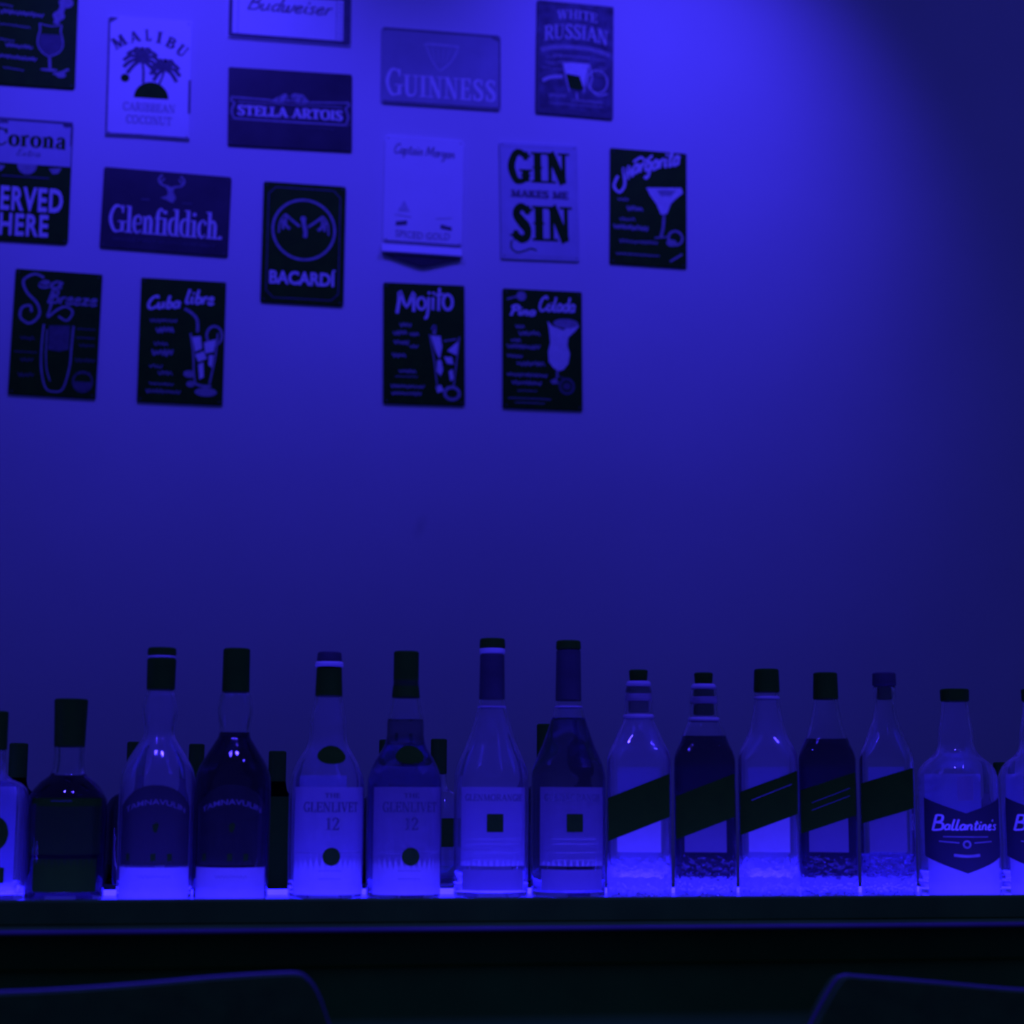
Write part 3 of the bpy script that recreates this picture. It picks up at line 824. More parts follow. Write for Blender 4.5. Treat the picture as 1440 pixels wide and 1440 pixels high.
for i, (u0, v, u1, hh) in enumerate(((.10, .44, .24, .03), (.22, .515, .42, .04), (.12, .61, .32, .03), (.05, .68, .49, .04), (.12, .80, .62, .03), (.08, .91, .64, .015))):
    s.add('writing_line', 'ink_half', lambda a: a.scribble(u0, v, u1, hh, .02 if hh > .035 else .012, i, 0))

# sea breeze sign
s = mk('tall_glass_sign', 'sea', TW, TH, 'sign_black', 'black tin sign with sprawling curled lettering over a tall narrow glass, far left', rad=.004)
def f(a):
    a.line([(.33, .06), (.22, .035), (.10, .09), (.14, .18), (.27, .27), (.30, .36), (.20, .43), (.09, .39), (.10, .31), (.19, .29), (.21, .34)], .03)
    a.hand('ea', (.27, .03, .56, .14), .15)
    a.hand('Breeze', (.38, .15, .96, .26), .14)
    a.line([(.46, .17), (.42, .30), (.40, .37), (.50, .31), (.60, .28), (.68, .32), (.62, .39), (.52, .36)], .026)
s.add('lettering', 'ink_half', f)
def f(a):
    a.line([(.36, .43), (.35, .60), (.36, .78), (.42, .93), (.52, .96), (.62, .93), (.68, .76), (.69, .60), (.70, .43)], .022)
    a.line([(.40, .47), (.40, .62), (.42, .78), (.47, .88)], .014)
s.add('glass_drawing', 'ink_half', f)
def f(a):
    a.poly([(.42, .44), (.66, .43), (.66, .62), (.55, .64), (.42, .63)])
s.add('drink_drawing', 'ink_dim', f)
def f(a):
    for i, (u0, v, u1, hh) in enumerate(((.10, .55, .26, .03), (.04, .66, .30, .006), (.12, .72, .26, .03), (.74, .45, .95, .008), (.74, .52, .95, .012), (.78, .58, .95, .02), (.74, .70, .97, .03), (.78, .80, .92, .02), (.1, .84, .28, .03))):
        a.scribble(u0, v, u1, hh, .012, i)
    a.disc(.84, .87, .11, .07, 180, 360); a.ring(.84, .87, .11, .02, .08)
s.add('small_print', 'ink_dim', f)

# cuba libre sign
s = mk('straw_glass_sign', 'cuba', TW, TH, 'sign_black', 'black tin cocktail sign with a bent straw in a tumbler, left of the ring sign', rad=.004)
def f(a):
    a.hand('Cuba', (.08, .15, .48, .25), .19, slope=-.08); a.hand('libre', (.52, .075, .87, .19), .17)
s.add('lettering', 'ink_light', f)
def f(a):
    a.line([(.52, .235), (.60, .265), (.67, .32), (.68, .42)], .035)
    a.line([(.60, .43), (.64, .60), (.65, .72), (.67, .83)], .022); a.line([(.92, .42), (.90, .60), (.87, .72), (.84, .83)], .022)
    a.ring(.88, .44, .09, .03, .075)
s.add('glass_drawing', 'ink_half', f)
def f(a):
    a.poly([(.62, .46), (.72, .45), (.74, .55), (.66, .58)]); a.poly([(.76, .50), (.90, .47), (.88, .57), (.78, .59)])
    a.poly([(.66, .60), (.76, .57), (.80, .63), (.70, .66)]); a.poly([(.70, .68), (.76, .66), (.77, .78), (.72, .80)])
    a.poly([(.82, .60), (.88, .60), (.86, .70), (.82, .68)])
s.add('ice_drawing', 'ink_light', f)
def f(a):
    a.disc(.80, .90, .13, .035); a.disc(.60, .76, .07, .03); a.disc(.62, .84, .05, .025); a.line([(.62, .82), (.74, .85), (.86, .85)], .03)
s.add('fruit_drawing', 'ink_half', f)
for i, (u0, v, u1, hh) in enumerate(((.12, .34, .44, .03), (.2, .415, .40, .05), (.18, .53, .34, .03), (.16, .60, .40, .05), (.13, .71, .28, .025), (.24, .76, .40, .03), (.14, .85, .42, .02), (.10, .91, .50, .03))):
    s.add('writing_line', 'ink_half', lambda a: a.scribble(u0, v, u1, hh, .022 if hh > .04 else .012, i, 0))

# mojito sign
s = mk('highball_sign', 'mojito', TW, TH, 'sign_black', 'black tin cocktail sign with tall spiky lettering and ice-filled glass, below the pennant-footed sign', rad=.004)
def f(a):
    a.line([(.165, .255), (.19, .15), (.20, .07), (.28, .20), (.37, .075), (.37, .17), (.37, .235)], .04, n=3)
    a.ring(.465, .165, .05, .034, .048)
    a.line([(.555, .11), (.55, .20), (.53, .275), (.50, .285)], .034); a.disc(.56, .075, .018)
    a.line([(.61, .11), (.605, .215)], .034, smooth=False); a.disc(.615, .075, .018)
    a.line([(.69, .03), (.68, .12), (.675, .22)], .034); a.line([(.635, .09), (.74, .08)], .028, smooth=False)
    a.ring(.79, .145, .058, .036, .062)
s.add('lettering', 'ink_light', f)
def f(a):
    a.poly([(.58, .43), (.70, .43), (.72, .52), (.69, .62), (.64, .56)]); a.poly([(.66, .63), (.71, .63), (.73, .71), (.70, .76), (.65, .72)])
    a.poly([(.78, .55), (.93, .46), (.92, .57), (.88, .58)]); a.poly([(.74, .60), (.84, .60), (.86, .66), (.78, .655)]); a.poly([(.80, .72), (.85, .70), (.86, .78), (.82, .80)])
    a.poly([(.64, .85), (.70, .83), (.74, .88), (.66, .90)])
s.add('ice_drawing', 'ink_light', f)
def f(a):
    a.line([(.565, .42), (.62, .62), (.66, .86)], .016, smooth=False); a.line([(.935, .43), (.90, .62), (.86, .84)], .016, smooth=False)
    a.line([(.60, .38), (.63, .35), (.62, .42)], .04); a.ring(.84, .90, .09, .04, .05)
    a.line([(.74, .47), (.9, .45)], .02, smooth=False)
s.add('glass_drawing', 'ink_half', f)
for i, (u0, v, u1, hh) in enumerate(((.2, .35, .34, .03), (.12, .415, .28, .04), (.32, .42, .43, .03), (.13, .495, .31, .035), (.32, .525, .42, .03), (.11, .60, .27, .04), (.19, .73, .40, .03), (.14, .775, .42, .008), (.09, .855, .50, .025), (.10, .915, .46, .03))):
    s.add('writing_line', 'ink_half', lambda a: a.scribble(u0, v, u1, hh, .016 if hh > .02 else .008, i, 0))

# pina colada sign
s = mk('hurricane_glass_sign', 'pina', TW, TH, 'sign_black', 'black tin cocktail sign with a filled curvy hurricane glass, rightmost of bottom row', rad=.004)
def f(a):
    a.hand('Pina', (.08, .14, .42, .22), .22); a.hand('Colada', (.45, .055, .92, .175), .17)
s.add('lettering', 'ink_light', f)
def f(a):
    a.poly([(.56, .26), (.62, .30), (.76, .33), (.90, .27), (.96, .29), (.90, .34), (.82, .39), (.81, .46), (.84, .53), (.82, .61), (.76, .66), (.70, .675), (.63, .65), (.575, .60), (.565, .52), (.595, .44), (.58, .34)])
s.add('glass_drawing', 'ink_light', f)
def f(a):
    a.disc(.79, .275, .16, .04); a.line([(.68, .67), (.68, .73)], .03, smooth=False); a.poly([(.59, .76), (.67, .73), (.70, .78), (.62, .785)])
    a.disc(.23, .06, .06, .04); a.line([(.05, .09), (.2, .06)], .02)
s.add('garnish_drawing', 'ink_half', f)
def f(a):
    a.ring(.80, .80, .085, .03, .06); a.disc(.80, .80, .05, .03); a.line([(.70, .72), (.88, .76)], .012)
s.add('fruit_drawing', 'ink_dim', f)
for i, (u0, v, u1, hh) in enumerate(((.16, .315, .27, .03), (.20, .37, .46, .035), (.1, .435, .22, .03), (.05, .485, .46, .035), (.05, .565, .24, .025), (.17, .625, .52, .035), (.05, .72, .55, .028), (.11, .785, .48, .03), (.18, .85, .42, .012), (.06, .915, .6, .012), (.15, .95, .52, .010))):
    s.add('writing_line', 'ink_half', lambda a: a.scribble(u0, v, u1, hh, .016 if hh > .02 else .008, i, 0))

# ------------------------------------------------------------------ bar counter and lit bottle shelf
RAIL_Y0, RAIL_Y1 = 1.685, 1.700
ZR = at(720, 1263, RAIL_Y0).z            # top of the shelf's front rail
ZS = ZR - 0.009                          # lit shelf surface, just below the rail top
ZC = at(720, 1303.5, 1.63).z              # bar counter surface
XL, XR = -1.6, 2.6
bc = empty('bar_counter', ((XL + XR) / 2, 1.9, 0.0))
tag(bc, 'long black bar counter below the row of bottles', 'counter')
def rel(lo, hi, e): 
    return tuple(lo[i] - e.location[i] for i in range(3)), tuple(hi[i] - e.location[i] for i in range(3))
lo, hi = rel((XL, 1.645, ZC - .035), (XR, 2.25, ZC), bc)
box('counter_top', lo, hi, M['counter'], bc, .003)
lo, hi = rel((XL, 1.85, 0.0), (XR, 2.2, ZC - .035), bc)
box('front_panel', lo, hi, M['counter'], bc)
lo, hi = rel((XL, 1.655, .93), (XR, 1.675, ZC - .035), bc)
box('apron', lo, hi, M['apron'], bc)
lo, hi = rel((XL, 1.628, ZC - .0045), (XR, 1.645, ZC), bc)
box('edge_highlight', lo, hi, M['pale_edge'], bc, .0018, 2, label='thin counter edge with painted highlight')  # pale strip paints the highlight along the counter edge
bs = empty('bottle_shelf', ((XL + XR) / 2, 1.9, ZC))
tag(bs, 'low black bottle shelf with blue lit top on the bar counter', 'shelf')
lo, hi = rel((XL, RAIL_Y0, ZC), (XR, RAIL_Y1, ZR), bs)
box('front_rail', lo, hi, M['shelf_black'], bs, .0015)
lo, hi = rel((XL, RAIL_Y1, ZC), (XR, 2.12, ZS - .006), bs)
box('shelf_board', lo, hi, M['shelf_black'], bs)
lo, hi = rel((XL, RAIL_Y1, ZS - .006), (XR, 1.93, ZS), bs)
box('light_panel', lo, hi, M['panel_light'], bs, label='glowing blue acrylic panel')
lo, hi = rel((XL, RAIL_Y1, ZS), (XR, RAIL_Y1 + .006, ZR - .002), bs)
box('led_strip', lo, hi, M['led'], bs, label='blue light strip behind the rail')
lo, hi = rel((XL, 1.925, ZS), (XR, 1.932, ZS + .005), bs)
box('led_strip', lo, hi, M['added_back_glow'], bs, label='added blue light strip between the two rows')  # added strip that lights the back labels and the glass
lo, hi = rel((XL, 1.93, ZS - .006), (XR, 2.12, ZS), bs)
box('back_board', lo, hi, M['shelf_black'], bs)

# ------------------------------------------------------------------ bottles
def lathe(profile, n=40, cap_ends=True, expo=None):
    """profile: [(r, z[, e])]; e = superellipse exponent of the ring (2 = round)"""
    V, F = [], []
    for p in profile:
        e = p[2] if len(p) > 2 else 2.0
        for i in range(n):
            a = 2 * math.pi * i / n
            c, s_ = math.cos(a), math.sin(a)
            k = (abs(c) ** e + abs(s_) ** e) ** (-1.0 / e)
            V.append((p[0] * k * c, p[0] * k * s_, p[1]))
    for r in range(len(profile) - 1):
        for i in range(n):
            j = (i + 1) % n
            F.append((r * n + i, r * n + j, (r + 1) * n + j, (r + 1) * n + i))
    if cap_ends:
        F.append(tuple(reversed(range(n))))
        F.append(tuple((len(profile) - 1) * n + i for i in range(n)))
    return V, F

def refine(profile, n=4):
    q = [p if len(p) > 2 else (p[0], p[1], 2.0) for p in profile]
    return smooth_pts(q, n)

class Bottle:
    """outline given as photograph rows: (row, half width) at the bottle's own distance, turned into metres once"""
    def __init__(self, name, cx, Y, outline, label, cap=None, mat='glass', liquid=None, level=None, rot=0.0, square=False, group='bottles on the lit shelf', wall=.0028, floor=.008):
        base = at(cx, 1240, Y)
        self.k = depth(base) / FPX
        self.cx, self.Y = cx, Y
        self.x = base.x
        ref = Vector((base.x, Y, 0))
        self.zc = lambda row: self._z(row) - ZS
        self.t = empty(name, (base.x, Y, ZS), (0, 0, math.radians(rot) - math.atan2(base.x, Y)))      # label turned towards the room
        tag(self.t, label, 'bottle', group)
        out = []
        for q in outline:
            e = q[2] if len(q) > 2 else 2.0
            out.append((q[1] * self.k, self.zc(q[0]), e))
        body = refine(out, 4)
        eb = body[0][2]
        r0 = body[0][0]
        outer = [(r0 * .80, 0.0, eb), (r0 * .96, .0012, eb), (r0, .005, eb)] + [p for p in body if p[1] > .006]
        outer = [outer[0], outer[1], outer[2]] + sorted(outer[3:], key=lambda p: p[1])
        inner = [(max(p[0] - wall, .002), p[1], p[2]) for p in outer if p[1] > floor + .002]
        inner = [(inner[0][0] * .35, floor, inner[0][2]), (inner[0][0] * .85, floor + .0005, inner[0][2])] + inner
        prof = outer + [(outer[-1][0] - wall * .5, outer[-1][1] + .0008, 2.0)] + list(reversed(inner))
        V, F = lathe(prof)
        self.outer = outer
        self.glass = mesh_obj('glass_body', V, F, M[mat], self.t, smooth=True)
        if liquid:
            zl = self.zc(level)
            lp = [(p[0] + .0003, p[1], p[2]) for p in inner if p[1] < zl]
            r_l = self.radius(zl) - wall + .0003
            lp = [(lp[0][0], floor - .0003, lp[0][2])] + lp[1:] + [(r_l, zl, lp[-1][2]), (r_l * .6, zl, lp[-1][2])]
            V, F = lathe(lp)
            mesh_obj('liquid', V, F, M[liquid], self.t, smooth=True)
        if cap:
            for cname, cm, rows in cap:
                pr = [(q[1] * self.k, self.zc(q[0])) for q in rows]
                pr = sorted(pr, key=lambda p: p[1])
                b = .0012
                full = [(pr[0][0] - b, pr[0][1])] + [(pr[0][0], pr[0][1] + b)] + pr[1:-1] + [(pr[-1][0], pr[-1][1] - b), (pr[-1][0] - b, pr[-1][1])]
                V, F = lathe(full, 32)
                mesh_obj(cname, V, F, M[cm], self.t, smooth=False)
    def _z(self, row):
        """height of an image row on the vertical axis of this bottle"""
        lo_, hi_ = -0.5, 1.5
        for _ in range(50):
            mid = (lo_ + hi_) / 2
            p = Vector((self.x, self.Y, mid + 1.4)) - EYE
            y = 720 - FPX * p.dot(_u) / p.dot(_fw)
            if y > row: lo_ = mid
            else: hi_ = mid
        return (lo_ + hi_) / 2 + 1.4
    def radius(self, z):
        for a, b in zip(self.outer, self.outer[1:]):
            if a[1] <= z <= b[1]:
                t = (z - a[1]) / max(b[1] - a[1], 1e-9)
                return a[0] + (b[0] - a[0]) * t
        return self.outer[2][0]
    def wrap(self, z0, square=False, rr=None):
        r = rr or self.outer[3][0]
        if square:
            return lambda x, y, off: (x, -r - .0004 - off, z0 + y)
        def mp(x, y, off):
            R = r + .0004 + off
            return (R * math.sin(x / r), -R * math.cos(x / r), z0 + y)
        return mp
    def back_label(self, row0, row1, w, square=False, mat='label_white', rr=None):
        self.flip = True
        ar = self.panel('back_label', mat, row0, row1, w, square=square, rr=rr, n=16)
        self.flip = False
        return ar
    flip = False
    def panel(self, name, mat, row0, row1, w, shape=None, off=0.0, square=False, u0=0.0, rr=None, n=20, m=1, label=None):
        """paper label between two rows, w metres wide; shape(u) gives (top, bottom) trims as fractions"""
        z1, z0 = self.zc(row0), self.zc(row1)
        h = z1 - z0
        mp = self.wrap((z0 + z1) / 2, square, rr)
        V, F = [], []
        for i in range(n + 1):
            u = i / n
            tt, bb = shape(u) if shape else (0.0, 0.0)
            for j in range(m + 1):
                v = tt + (1 - tt - bb) * j / m
                q = mp((u - .5) * w + u0, (.5 - v) * h, off)
                V.append((-q[0], -q[1], q[2]) if self.flip else q)
        for i in range(n):
            for j in range(m):
                a = i * (m + 1) + j
                F.append((a, a + 1, a + m + 2, a + m + 1))
        o = mesh_obj(name, V, F, M[mat], self.t, smooth=not square, label=label)
        def art(pname, pmat, fn, o2=.0003):
            A = Art(w, h)
            fn(A)
            if not square: A.dice(.005)
            mp2 = lambda x, y, of: mp(x + u0, y, of)
            A.build(pname, M[pmat], o, mp2, off + o2)
        return art

YF = 1.815          # front row
YB = 1.985          # back row

# --- far left, cut by the frame: clear bottle with a dark oval label
b = Bottle('square_shouldered_bottle', -14, YF, [(1262, 47, 6), (1200, 47, 6), (1122, 47, 6), (1104, 40, 5), (1094, 22, 3), (1080, 14), (1030, 13)],
           'clear empty bottle with dark oval label, cut off by the left edge', cap=[('cap', 'cap_black', ((1055, 15), (1000, 15)))])
b.back_label(1110, 1250, 70 * b.k, True)
ar = b.panel('label', 'label_black', 1146, 1196, 44 * b.k, shape=lambda u: ((1 - math.sqrt(max(0, 1 - (2 * u - 1) ** 2))) / 2,) * 2, square=True)
b.panel('lower_label', 'label_black', 1218, 1240, 36 * b.k, square=True)

# --- dark full bottle
b = Bottle('dark_spirit_bottle', 90, YF, [(1262, 55), (1200, 56), (1135, 56), (1115, 50), (1100, 38), (1088, 24), (1070, 21), (1045, 21), (1010, 18)],
           'broad bottle full of black liquid with tall black cap, left of the arched-label pair', cap=[('cap', 'cap_black', ((1051, 21.5), (983, 23.5)))],
           liquid='liquor_dark', level=1091, mat='glass_low_glow')
ar = b.panel('label', 'label_black', 1122, 1200, 112 * b.k)
ar('label_print', 'ink_dim', lambda a: a.scribble(.3, .05, .55, .02, .006))
b.panel('lower_label', 'label_black', 1206, 1252, 96 * b.k)
b.panel('side_tax_strip', 'label_dark', 1130, 1180, 8 * b.k, u0=-.034)

# --- two bottles with arched dark label and white foot band
ARCH = [(1262, 52), (1200, 53), (1110, 53), (1085, 50), (1066, 41), (1045, 28), (1034, 22), (1020, 22), (1000, 25), (980, 22), (970, 19), (930, 17)]
def arched(cx, label, cap, liquid, level, rot):
    b = Bottle('arched_label_bottle', cx, YF, ARCH, label, cap=cap, mat='glass' if liquid is None else 'glass_low_glow', liquid=liquid, level=level, rot=rot)
    ar = b.panel('label', 'label_dark', 1104, 1215, 112 * b.k, shape=lambda u: (.27 * abs(2 * u - 1) ** 2.2, 0.0), n=24, m=2)
    def arc(a): a.sans('TAMNAVULIN', (.1, .175, .9, .245), .01, arch=.11)
    ar('lettering', 'ink_grey', arc)
    ar('emblem', 'ink_dark', lambda a: a.poly([(.47, .5), (.52, .46), (.55, .5), (.52, .6), (.48, .58)]))
    def marks(a):
        for u in (.12, .46, .66): a.poly([(u, .86), (u + .06, .85), (u + .06, .94), (u, .95)])
    ar('print_mark', 'ink_dark', marks)
    ar2 = b.panel('foot_band', 'label_white', 1218, 1263, 116 * b.k, n=24, m=2)
    ar2('small_lettering', 'ink_half', lambda a: a.scribble(.32, .28, .7, .1, .006))
    return b
arched(217, 'empty whisky bottle with arched dark label, white foot band and pale ring on its cap',
       [('cap', 'cap_black', ((971, 20), (926, 20.5))), ('cap_ring', 'ring_white', ((926, 20), (922, 20))), ('cap_top', 'cap_black', ((922, 20.5), (911, 20)))], None, None, -2)
arched(324, 'full whisky bottle with arched dark label and plain black cap',
       [('cap', 'cap_black', ((974, 19.5), (912, 19)))], 'whisky', 1030, -1)

# --- two white-label bottles with round dark seal
WHITE = [(1262, 52), (1200, 53), (1110, 53), (1088, 50), (1068, 41), (1050, 30), (1034, 26.5), (1015, 26), (995, 22), (980, 19.5), (940, 17)]
def white_label(cx, label, cap, liquid, level, rot):
    b = Bottle('white_label_bottle', cx, YF, WHITE, label, cap=cap, mat='glass' if liquid is None else 'glass_low_glow', liquid=liquid, level=level, rot=rot)
    ar = b.panel('label', 'label_white', 1107, 1256, 118 * b.k, n=28, m=3)
    def tx(a):
        a.serif('THE', (.41, .055, .59, .10), .22, .10)
        a.serif('GLENLIVET', (.15, .135, .85, .235), .2, .09)
    ar('lettering', 'ink_dim', tx)
    ar('age_number', 'ink_dim', lambda a: a.serif('12', (.425, .28, .585, .40), .22, .10))
    ar('seal', 'ink_dark', lambda a: a.disc(.5, .645, .105))
    def sm(a):
        a.line([(.05, .61), (.4, .61)], .008, smooth=False); a.line([(.6, .61), (.95, .61)], .008, smooth=False)
        a.scribble(.35, .775, .62, .012, .008); a.scribble(.35, .85, .62, .012, .008)
    ar('small_lettering', 'ink_half', sm)
    b.back_label(1090, 1240, 80 * b.k)
    z = b.zc(1062)
    r = b.radius(z)
    A = Art(40 * b.k, 26 * b.k)                                 # oval medallion on the sloping shoulder
    A.disc(.5, .5, .5, .5)
    def onto(x, y, off):
        zz = z + y
        R = b.radius(zz) + .0008
        return (R * math.sin(x / r), -R * math.cos(x / r), zz)
    A.dice(.005)
    A.build('medallion', M['label_black'], b.t, onto)
    return b
white_label(457, 'empty whisky bottle with white label, round dark seal and pale ring under its cap',
            [('capsule', 'cap_black', ((980, 19.5), (938, 18))), ('cap_ring', 'ring_white', ((938, 20.5), (931, 20.5))), ('cap', 'cap_foil', ((931, 18), (917, 17)))], None, None, 9)
white_label(567, 'full whisky bottle with white label, round dark seal and plain black capsule',
            [('capsule', 'cap_black', ((982, 20), (960, 18), (916, 18)))], 'whisky_pale', 1012, 11)

# --- two slender-shouldered bottles with small square mark
SLIM = [(1262, 52), (1200, 53), (1108, 53), (1085, 51.5), (1066, 45), (1048, 37), (1030, 30.5), (1010, 24), (994, 20), (980, 18), (930, 16)]
def square_mark(cx, label, cap, liquid, level, rot):
    b = Bottle('square_mark_bottle', cx, YF, SLIM, label, cap=cap, mat='glass' if liquid is None else 'glass_low_glow', liquid=liquid, level=level, rot=rot)
    ar = b.panel('label', 'label_white', 1107, 1216, 104 * b.k, n=24, m=2)
    ar('lettering', 'ink_grey', lambda a: a.serif('GLENMORANGIE', (.08, .085, .92, .18), .24, .12))
    ar('square_mark', 'ink_dark', lambda a: a.poly([(.40, .34), (.62, .34), (.62, .57), (.40, .57)]))
    def sm(a):
        for v in (.66, .72, .83, .93): a.scribble(.2, v, .82, .008, .006, int(v * 50))
    ar('small_lettering', 'ink_faint', sm)
    b.panel('lower_label', 'label_mid', 1221, 1250, 98 * b.k, n=20, m=1)
    return b
square_mark(690, 'empty bottle with square mark on label and bright ring under its flat cap',
            [('neck_band', 'ring_glow', ((996, 21.2), (992.5, 20.6))), ('capsule', 'cap_foil', ((984, 18.5), (920, 17.5))), ('cap_ring', 'ring_white', ((920, 18), (912, 18.5))), ('cap', 'cap_black', ((912, 18.5), (898, 18)))], None, None, 5)
square_mark(799, 'full bottle with square mark on label and dark foil capsule',
            [('neck_band', 'ring_glow', ((996, 21.2), (992.5, 20.6))), ('capsule', 'cap_foil', ((986, 18.5), (914, 17.5))), ('cap', 'cap_black', ((914, 18), (901, 17.5)))], 'whisky_pale', 1010, 9)

# --- five square bottles with slanted black label
def slanted(cx, hw, label, cap, liquid, level, rot, rows, neck, extra=None):
    ol = [(1262, hw, 7), (1200, hw, 7), (1085, hw, 7), (1062, hw * .97, 5), (1046, hw * .82, 3.2)] + neck
    b = Bottle('slanted_label_bottle', cx, YF, ol, label, cap=cap, mat='glass_stipple' if liquid is None else 'glass_stipple_low_glow', liquid=liquid, level=level, rot=rot, floor=.022)
    top, bot, sl = rows                                          # slanted label: left rows top / bottom and rise to the right
    h = bot - top + sl
    la = b.panel('label', 'label_black', top - sl, bot, hw * 1.9 * b.k, shape=lambda u: ((1 - u) * sl / h, u * sl / h), square=True, n=8, rr=hw * b.k)
    for k, (m_, v0, v1) in enumerate(extra or ()):
        la('writing_line', m_, lambda a: a.scribble(.2, v0, .9, .010, .013, k, v1 - v0))
    b.panel('paper_label', 'label_white' if liquid is None else 'label_mid', bot - sl + 4, 1197, hw * 1.35 * b.k, square=True, rr=hw * b.k - .0003, off=0.0, n=6)
    b.back_label(1078, 1250, hw * 1.5 * b.k, True, rr=hw * b.k)
    return b
def pourer(top):
    return [('cap', 'cap_black', ((top + 16, 12.5), (top, 13.5))), ('pourer_ring', 'ring_glow', ((top + 24, 17.5), (top + 20, 18), (top + 16, 17))),
            ('pourer_sleeve', 'cap_black', ((top + 34, 15), (top + 24, 14.5))), ('pourer_ring', 'ring_glow', ((top + 44, 19), (top + 40, 19.5), (top + 34, 18.5))),
            ('pourer_sleeve', 'cap_black', ((top + 60, 15), (top + 44, 14.5))), ('neck_band', 'ring_glow', ((top + 69, 22.5), (top + 63, 22.5)))]
NP = [(1028, 29), (1012, 21.5), (1000, 20.5), (975, 19), (966, 17)]
NC = [(1030, 27), (1008, 21.5), (990, 18.5), (972, 17), (955, 15)]
slanted(899, 45, 'clear empty square bottle with slanted black label and ringed pourer', pourer(942), None, None, 0, (1122, 1182, 34), NP)
slanted(992, 43, 'full square bottle with slanted black label and ringed pourer', pourer(946), 'whisky', 1036, 1, (1120, 1180, 32), NP)
slanted(1082, 42, 'clear empty square bottle with slanted black label and tall black screw cap',
        [('cap', 'cap_black', ((974, 18.5), (941, 17.5))), ('neck_band', 'ring_glow', ((984, 18.8), (979, 18.6)))], None, None, 1, (1114, 1174, 30), NC, (('ink_grey', .46, .21),))
slanted(1166, 40, 'full square bottle with slanted black label and black screw cap',
        [('cap', 'cap_black', ((984, 18), (946, 17)))], 'whisky', 1040, 1, (1112, 1172, 26), [(1028, 26), (1008, 21), (992, 18), (980, 16.5), (960, 15)], (('ink_dim', .50, .26), ('ink_dim', .62, .38)))
slanted(1250, 38, 'square bottle with slanted black label and low dark stopper, beside the chevron label',
        [('cap', 'cap_foil', ((965, 17), (946, 16.5))), ('stopper', 'cap_black', ((984, 11), (965, 10)))], 'whisky_pale', 1200, 1, (1102, 1158, 22),
        [(1030, 25), (1012, 18), (992, 15), (978, 16), (966, 16)])

# --- broad bottles with chevron label
BROAD = [(1262, 57), (1200, 57), (1110, 57), (1088, 55), (1074, 47), (1062, 33), (1050, 26), (1030, 24.5), (1005, 20.5), (990, 19), (975, 17)]
def chevron(cx, label):
    b = Bottle('chevron_label_bottle', cx, YF, BROAD, label, cap=[('cap', 'cap_black', ((987, 20), (969, 20.5)))], rot=11)
    w = 128 * b.k
    sh = lambda u: (.21 * (1 - abs(2 * u - 1)) * 1.0, .22 * abs(2 * u - 1))
    ar = b.panel('label', 'label_navy', 1121, 1226, w, shape=sh, n=24, m=2)
    def tx(a):
        a.hand('B', (.11, .235, .27, .44), .13)
        a.hand('allantine', (.26, .29, .81, .43), .15)
        a.hand("'s", (.81, .29, .90, .43), .1)
    ar('lettering', 'ink_light', tx)
    def sm(a):
        a.ring(.5, .62, .035, .02); a.line([(.2, .58), (.42, .60)], .012, smooth=False); a.line([(.58, .60), (.8, .58)], .012, smooth=False)
        a.line([(.25, .52), (.75, .52)], .01, smooth=False); a.line([(.36, .76), (.5, .775), (.64, .76)], .03)
    ar('small_lettering', 'ink_half', sm)
    b.back_label(1088, 1180, 96 * b.k)
    b.panel('foot_label', 'label_white', 1190, 1258, 116 * b.k, off=-.0002, shape=lambda u: (.5 - .42 * abs(2 * u - 1), 0.0), n=24, m=2)
    b.panel('crest_label', 'label_mid', 1092, 1126, 22 * b.k, n=8)
    return b
chevron(1350, 'clear broad bottle with pointed chevron label and low black cap, fully in view')
chevron(1466, 'broad bottle with chevron label cut off by the right edge')

# --- back row
def back(cx, top, hw, label, mat='glass_dark', capr=12, neck=1110):
    ol = [(1255, hw), (1190, hw), (neck + 30, hw), (neck + 12, hw * .8), (neck, capr * 1.2), (neck - 20, capr * .95), (top + 12, capr * .9)]
    return Bottle('back_row_bottle', cx, YB, ol, label, cap=[('cap', 'cap_black', ((min(top + 50, neck - 4), capr), (top, capr)))], mat=mat, group='bottles in the back row')
back(18, 1045, 38, 'dark bottle behind, its black cap rising at the far left edge', capr=13, neck=1108)
back(182, 1043, 36, 'dark bottle hidden behind the empty arched-label bottle, at its left shoulder', 'glass_smoke', 10)
back(271, 1046, 36, 'dark bottle behind the gap between the two arched-label bottles', 'glass_dark', 11)
b = back(386, 1056, 30, 'black bottle standing behind the gap left of the empty white-label bottle', 'glass_dark', 12.5, 1112)
b.panel('label', 'label_black', 1120, 1250, 64 * b.k)
back(540, 1040, 36, 'dark bottle hidden behind the left shoulder of the full white-label bottle', 'glass_smoke', 10)
b = back(615, 1039, 36, 'clear bottle with black cap behind the gap right of the full white-label bottle', 'glass', 11.5, 1108)
b.panel('label', 'label_black', 1150, 1190, 62 * b.k)
back(766, 1018, 36, 'dark bottle with cap peeking out behind the full square-mark bottle', 'glass_smoke', 12, 1100)
back(1412, 1072, 34, 'dark bottle behind the gap between the two chevron-label bottles', 'glass_smoke', 10, 1120)

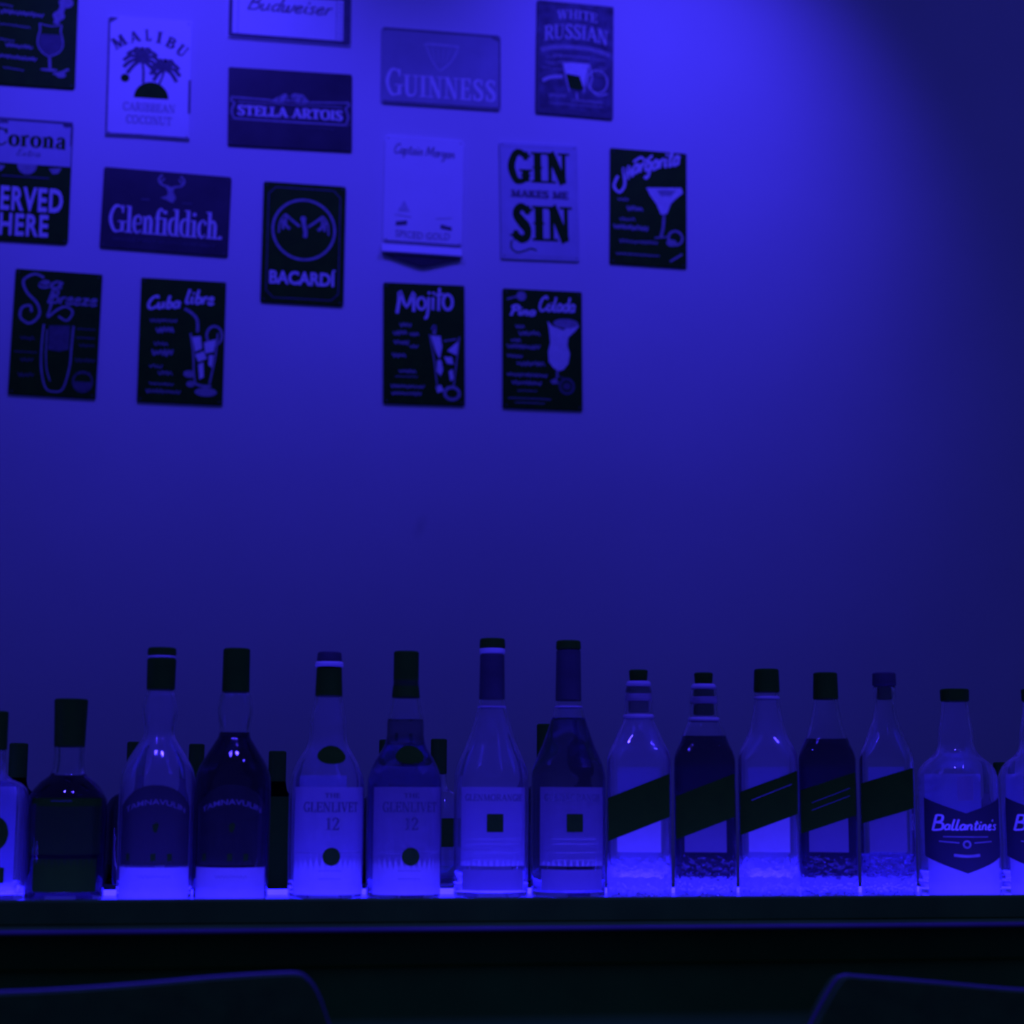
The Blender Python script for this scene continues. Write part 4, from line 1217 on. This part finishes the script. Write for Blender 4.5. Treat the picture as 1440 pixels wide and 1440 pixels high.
# ------------------------------------------------------------------ bar stools in the foreground
def stool(px_pts, Y, label, side):
    """px_pts: top outline of the back rest, from the visible corner outwards, as a real curve at distance Y"""
    top = [at(x, y, Y) for x, y in px_pts]
    cx = sum(p.x for p in top) / len(top)
    t = empty('bar_stool', (cx, Y + .2, 0.0))
    tag(t, label, 'stool', 'bar stools at the counter')
    o = t.location
    ztop = max(p.z for p in top)
    zb = ztop - .36
    path = [(p.x, p.z) for p in top]
    path = smooth_pts(path, 5)
    n = len(path)
    th = .028
    V, F = [], []
    xs = [q[0] for q in path]
    xm = (min(xs) + max(xs)) / 2
    for (x, z) in path:
        xb = xm + (x - xm) * .86
        for yy, zz, xx in ((0, z, x), (-th, z, x), (-th, zb, xb), (0, zb, xb)):
            V.append((xx - o.x, Y + yy - o.y, zz))
    for i in range(n - 1):
        for k in range(4):
            F.append((4 * i + k, 4 * i + (k + 1) % 4, 4 * i + 4 + (k + 1) % 4, 4 * i + 4 + k))
    F.append((0, 1, 2, 3)); F.append((4 * n - 1, 4 * n - 2, 4 * n - 3, 4 * n - 4))
    bk = mesh_obj('backrest', V, F, M['leather'], t)
    # piping along the top outline, its pale tone painted as rim light
    V, F = [], []
    for i, (x, z) in enumerate(path):
        a = path[max(i - 1, 0)]; c = path[min(i + 1, n - 1)]
        dx, dz = c[0] - a[0], c[1] - a[1]
        l = math.hypot(dx, dz) or 1e-9
        nx, nz = -dz / l, dx / l
        for k in range(8):
            an = 2 * math.pi * k / 8
            V.append((x - o.x + nx * .0022 * math.cos(an), Y - o.y - th / 2 + .0022 * math.sin(an) , z + nz * .0022 * math.cos(an)))
    for i in range(n - 1):
        for k in range(8):
            F.append((8 * i + k, 8 * i + (k + 1) % 8, 8 * i + 8 + (k + 1) % 8, 8 * i + 8 + k))
    mesh_obj('highlight', V, F, M['highlight'], bk, smooth=True, label='pale painted edge piping')
    sx = xm - o.x
    box('seat', (sx - .2, -.17, .74), (sx + .2, .18, .80), M['leather'], t, .02, 3)
    for lx in (-1, 1):
        box('back_post', (sx + lx * .13 - .012, -.20, .77), (sx + lx * .13 + .012, -.165, zb + .06), M['steel'], t, .003)
        for ly in (-1, 1):
            box('leg', (sx + lx * .17 - .014, ly * .16 - .014, 0.0), (sx + lx * .17 + .014, ly * .16 + .014, .75), M['steel'], t, .003)
    return t
stool([(-250, 1442), (-230, 1412), (-205, 1398), (-100, 1397), (0, 1394), (90, 1390), (200, 1382), (300, 1373), (380, 1368), (415, 1367.5), (428, 1374), (440, 1390), (452, 1420), (468, 1470)], 1.40,
      'black leather bar stool back at the lower left corner', -1)
stool([(1088, 1520), (1128, 1445), (1148, 1407), (1165, 1379), (1176, 1371), (1200, 1372), (1300, 1380), (1400, 1389), (1500, 1394), (1600, 1396), (1690, 1398), (1715, 1412), (1730, 1450)], 1.40,
      'black leather bar stool back at the lower right corner', 1)
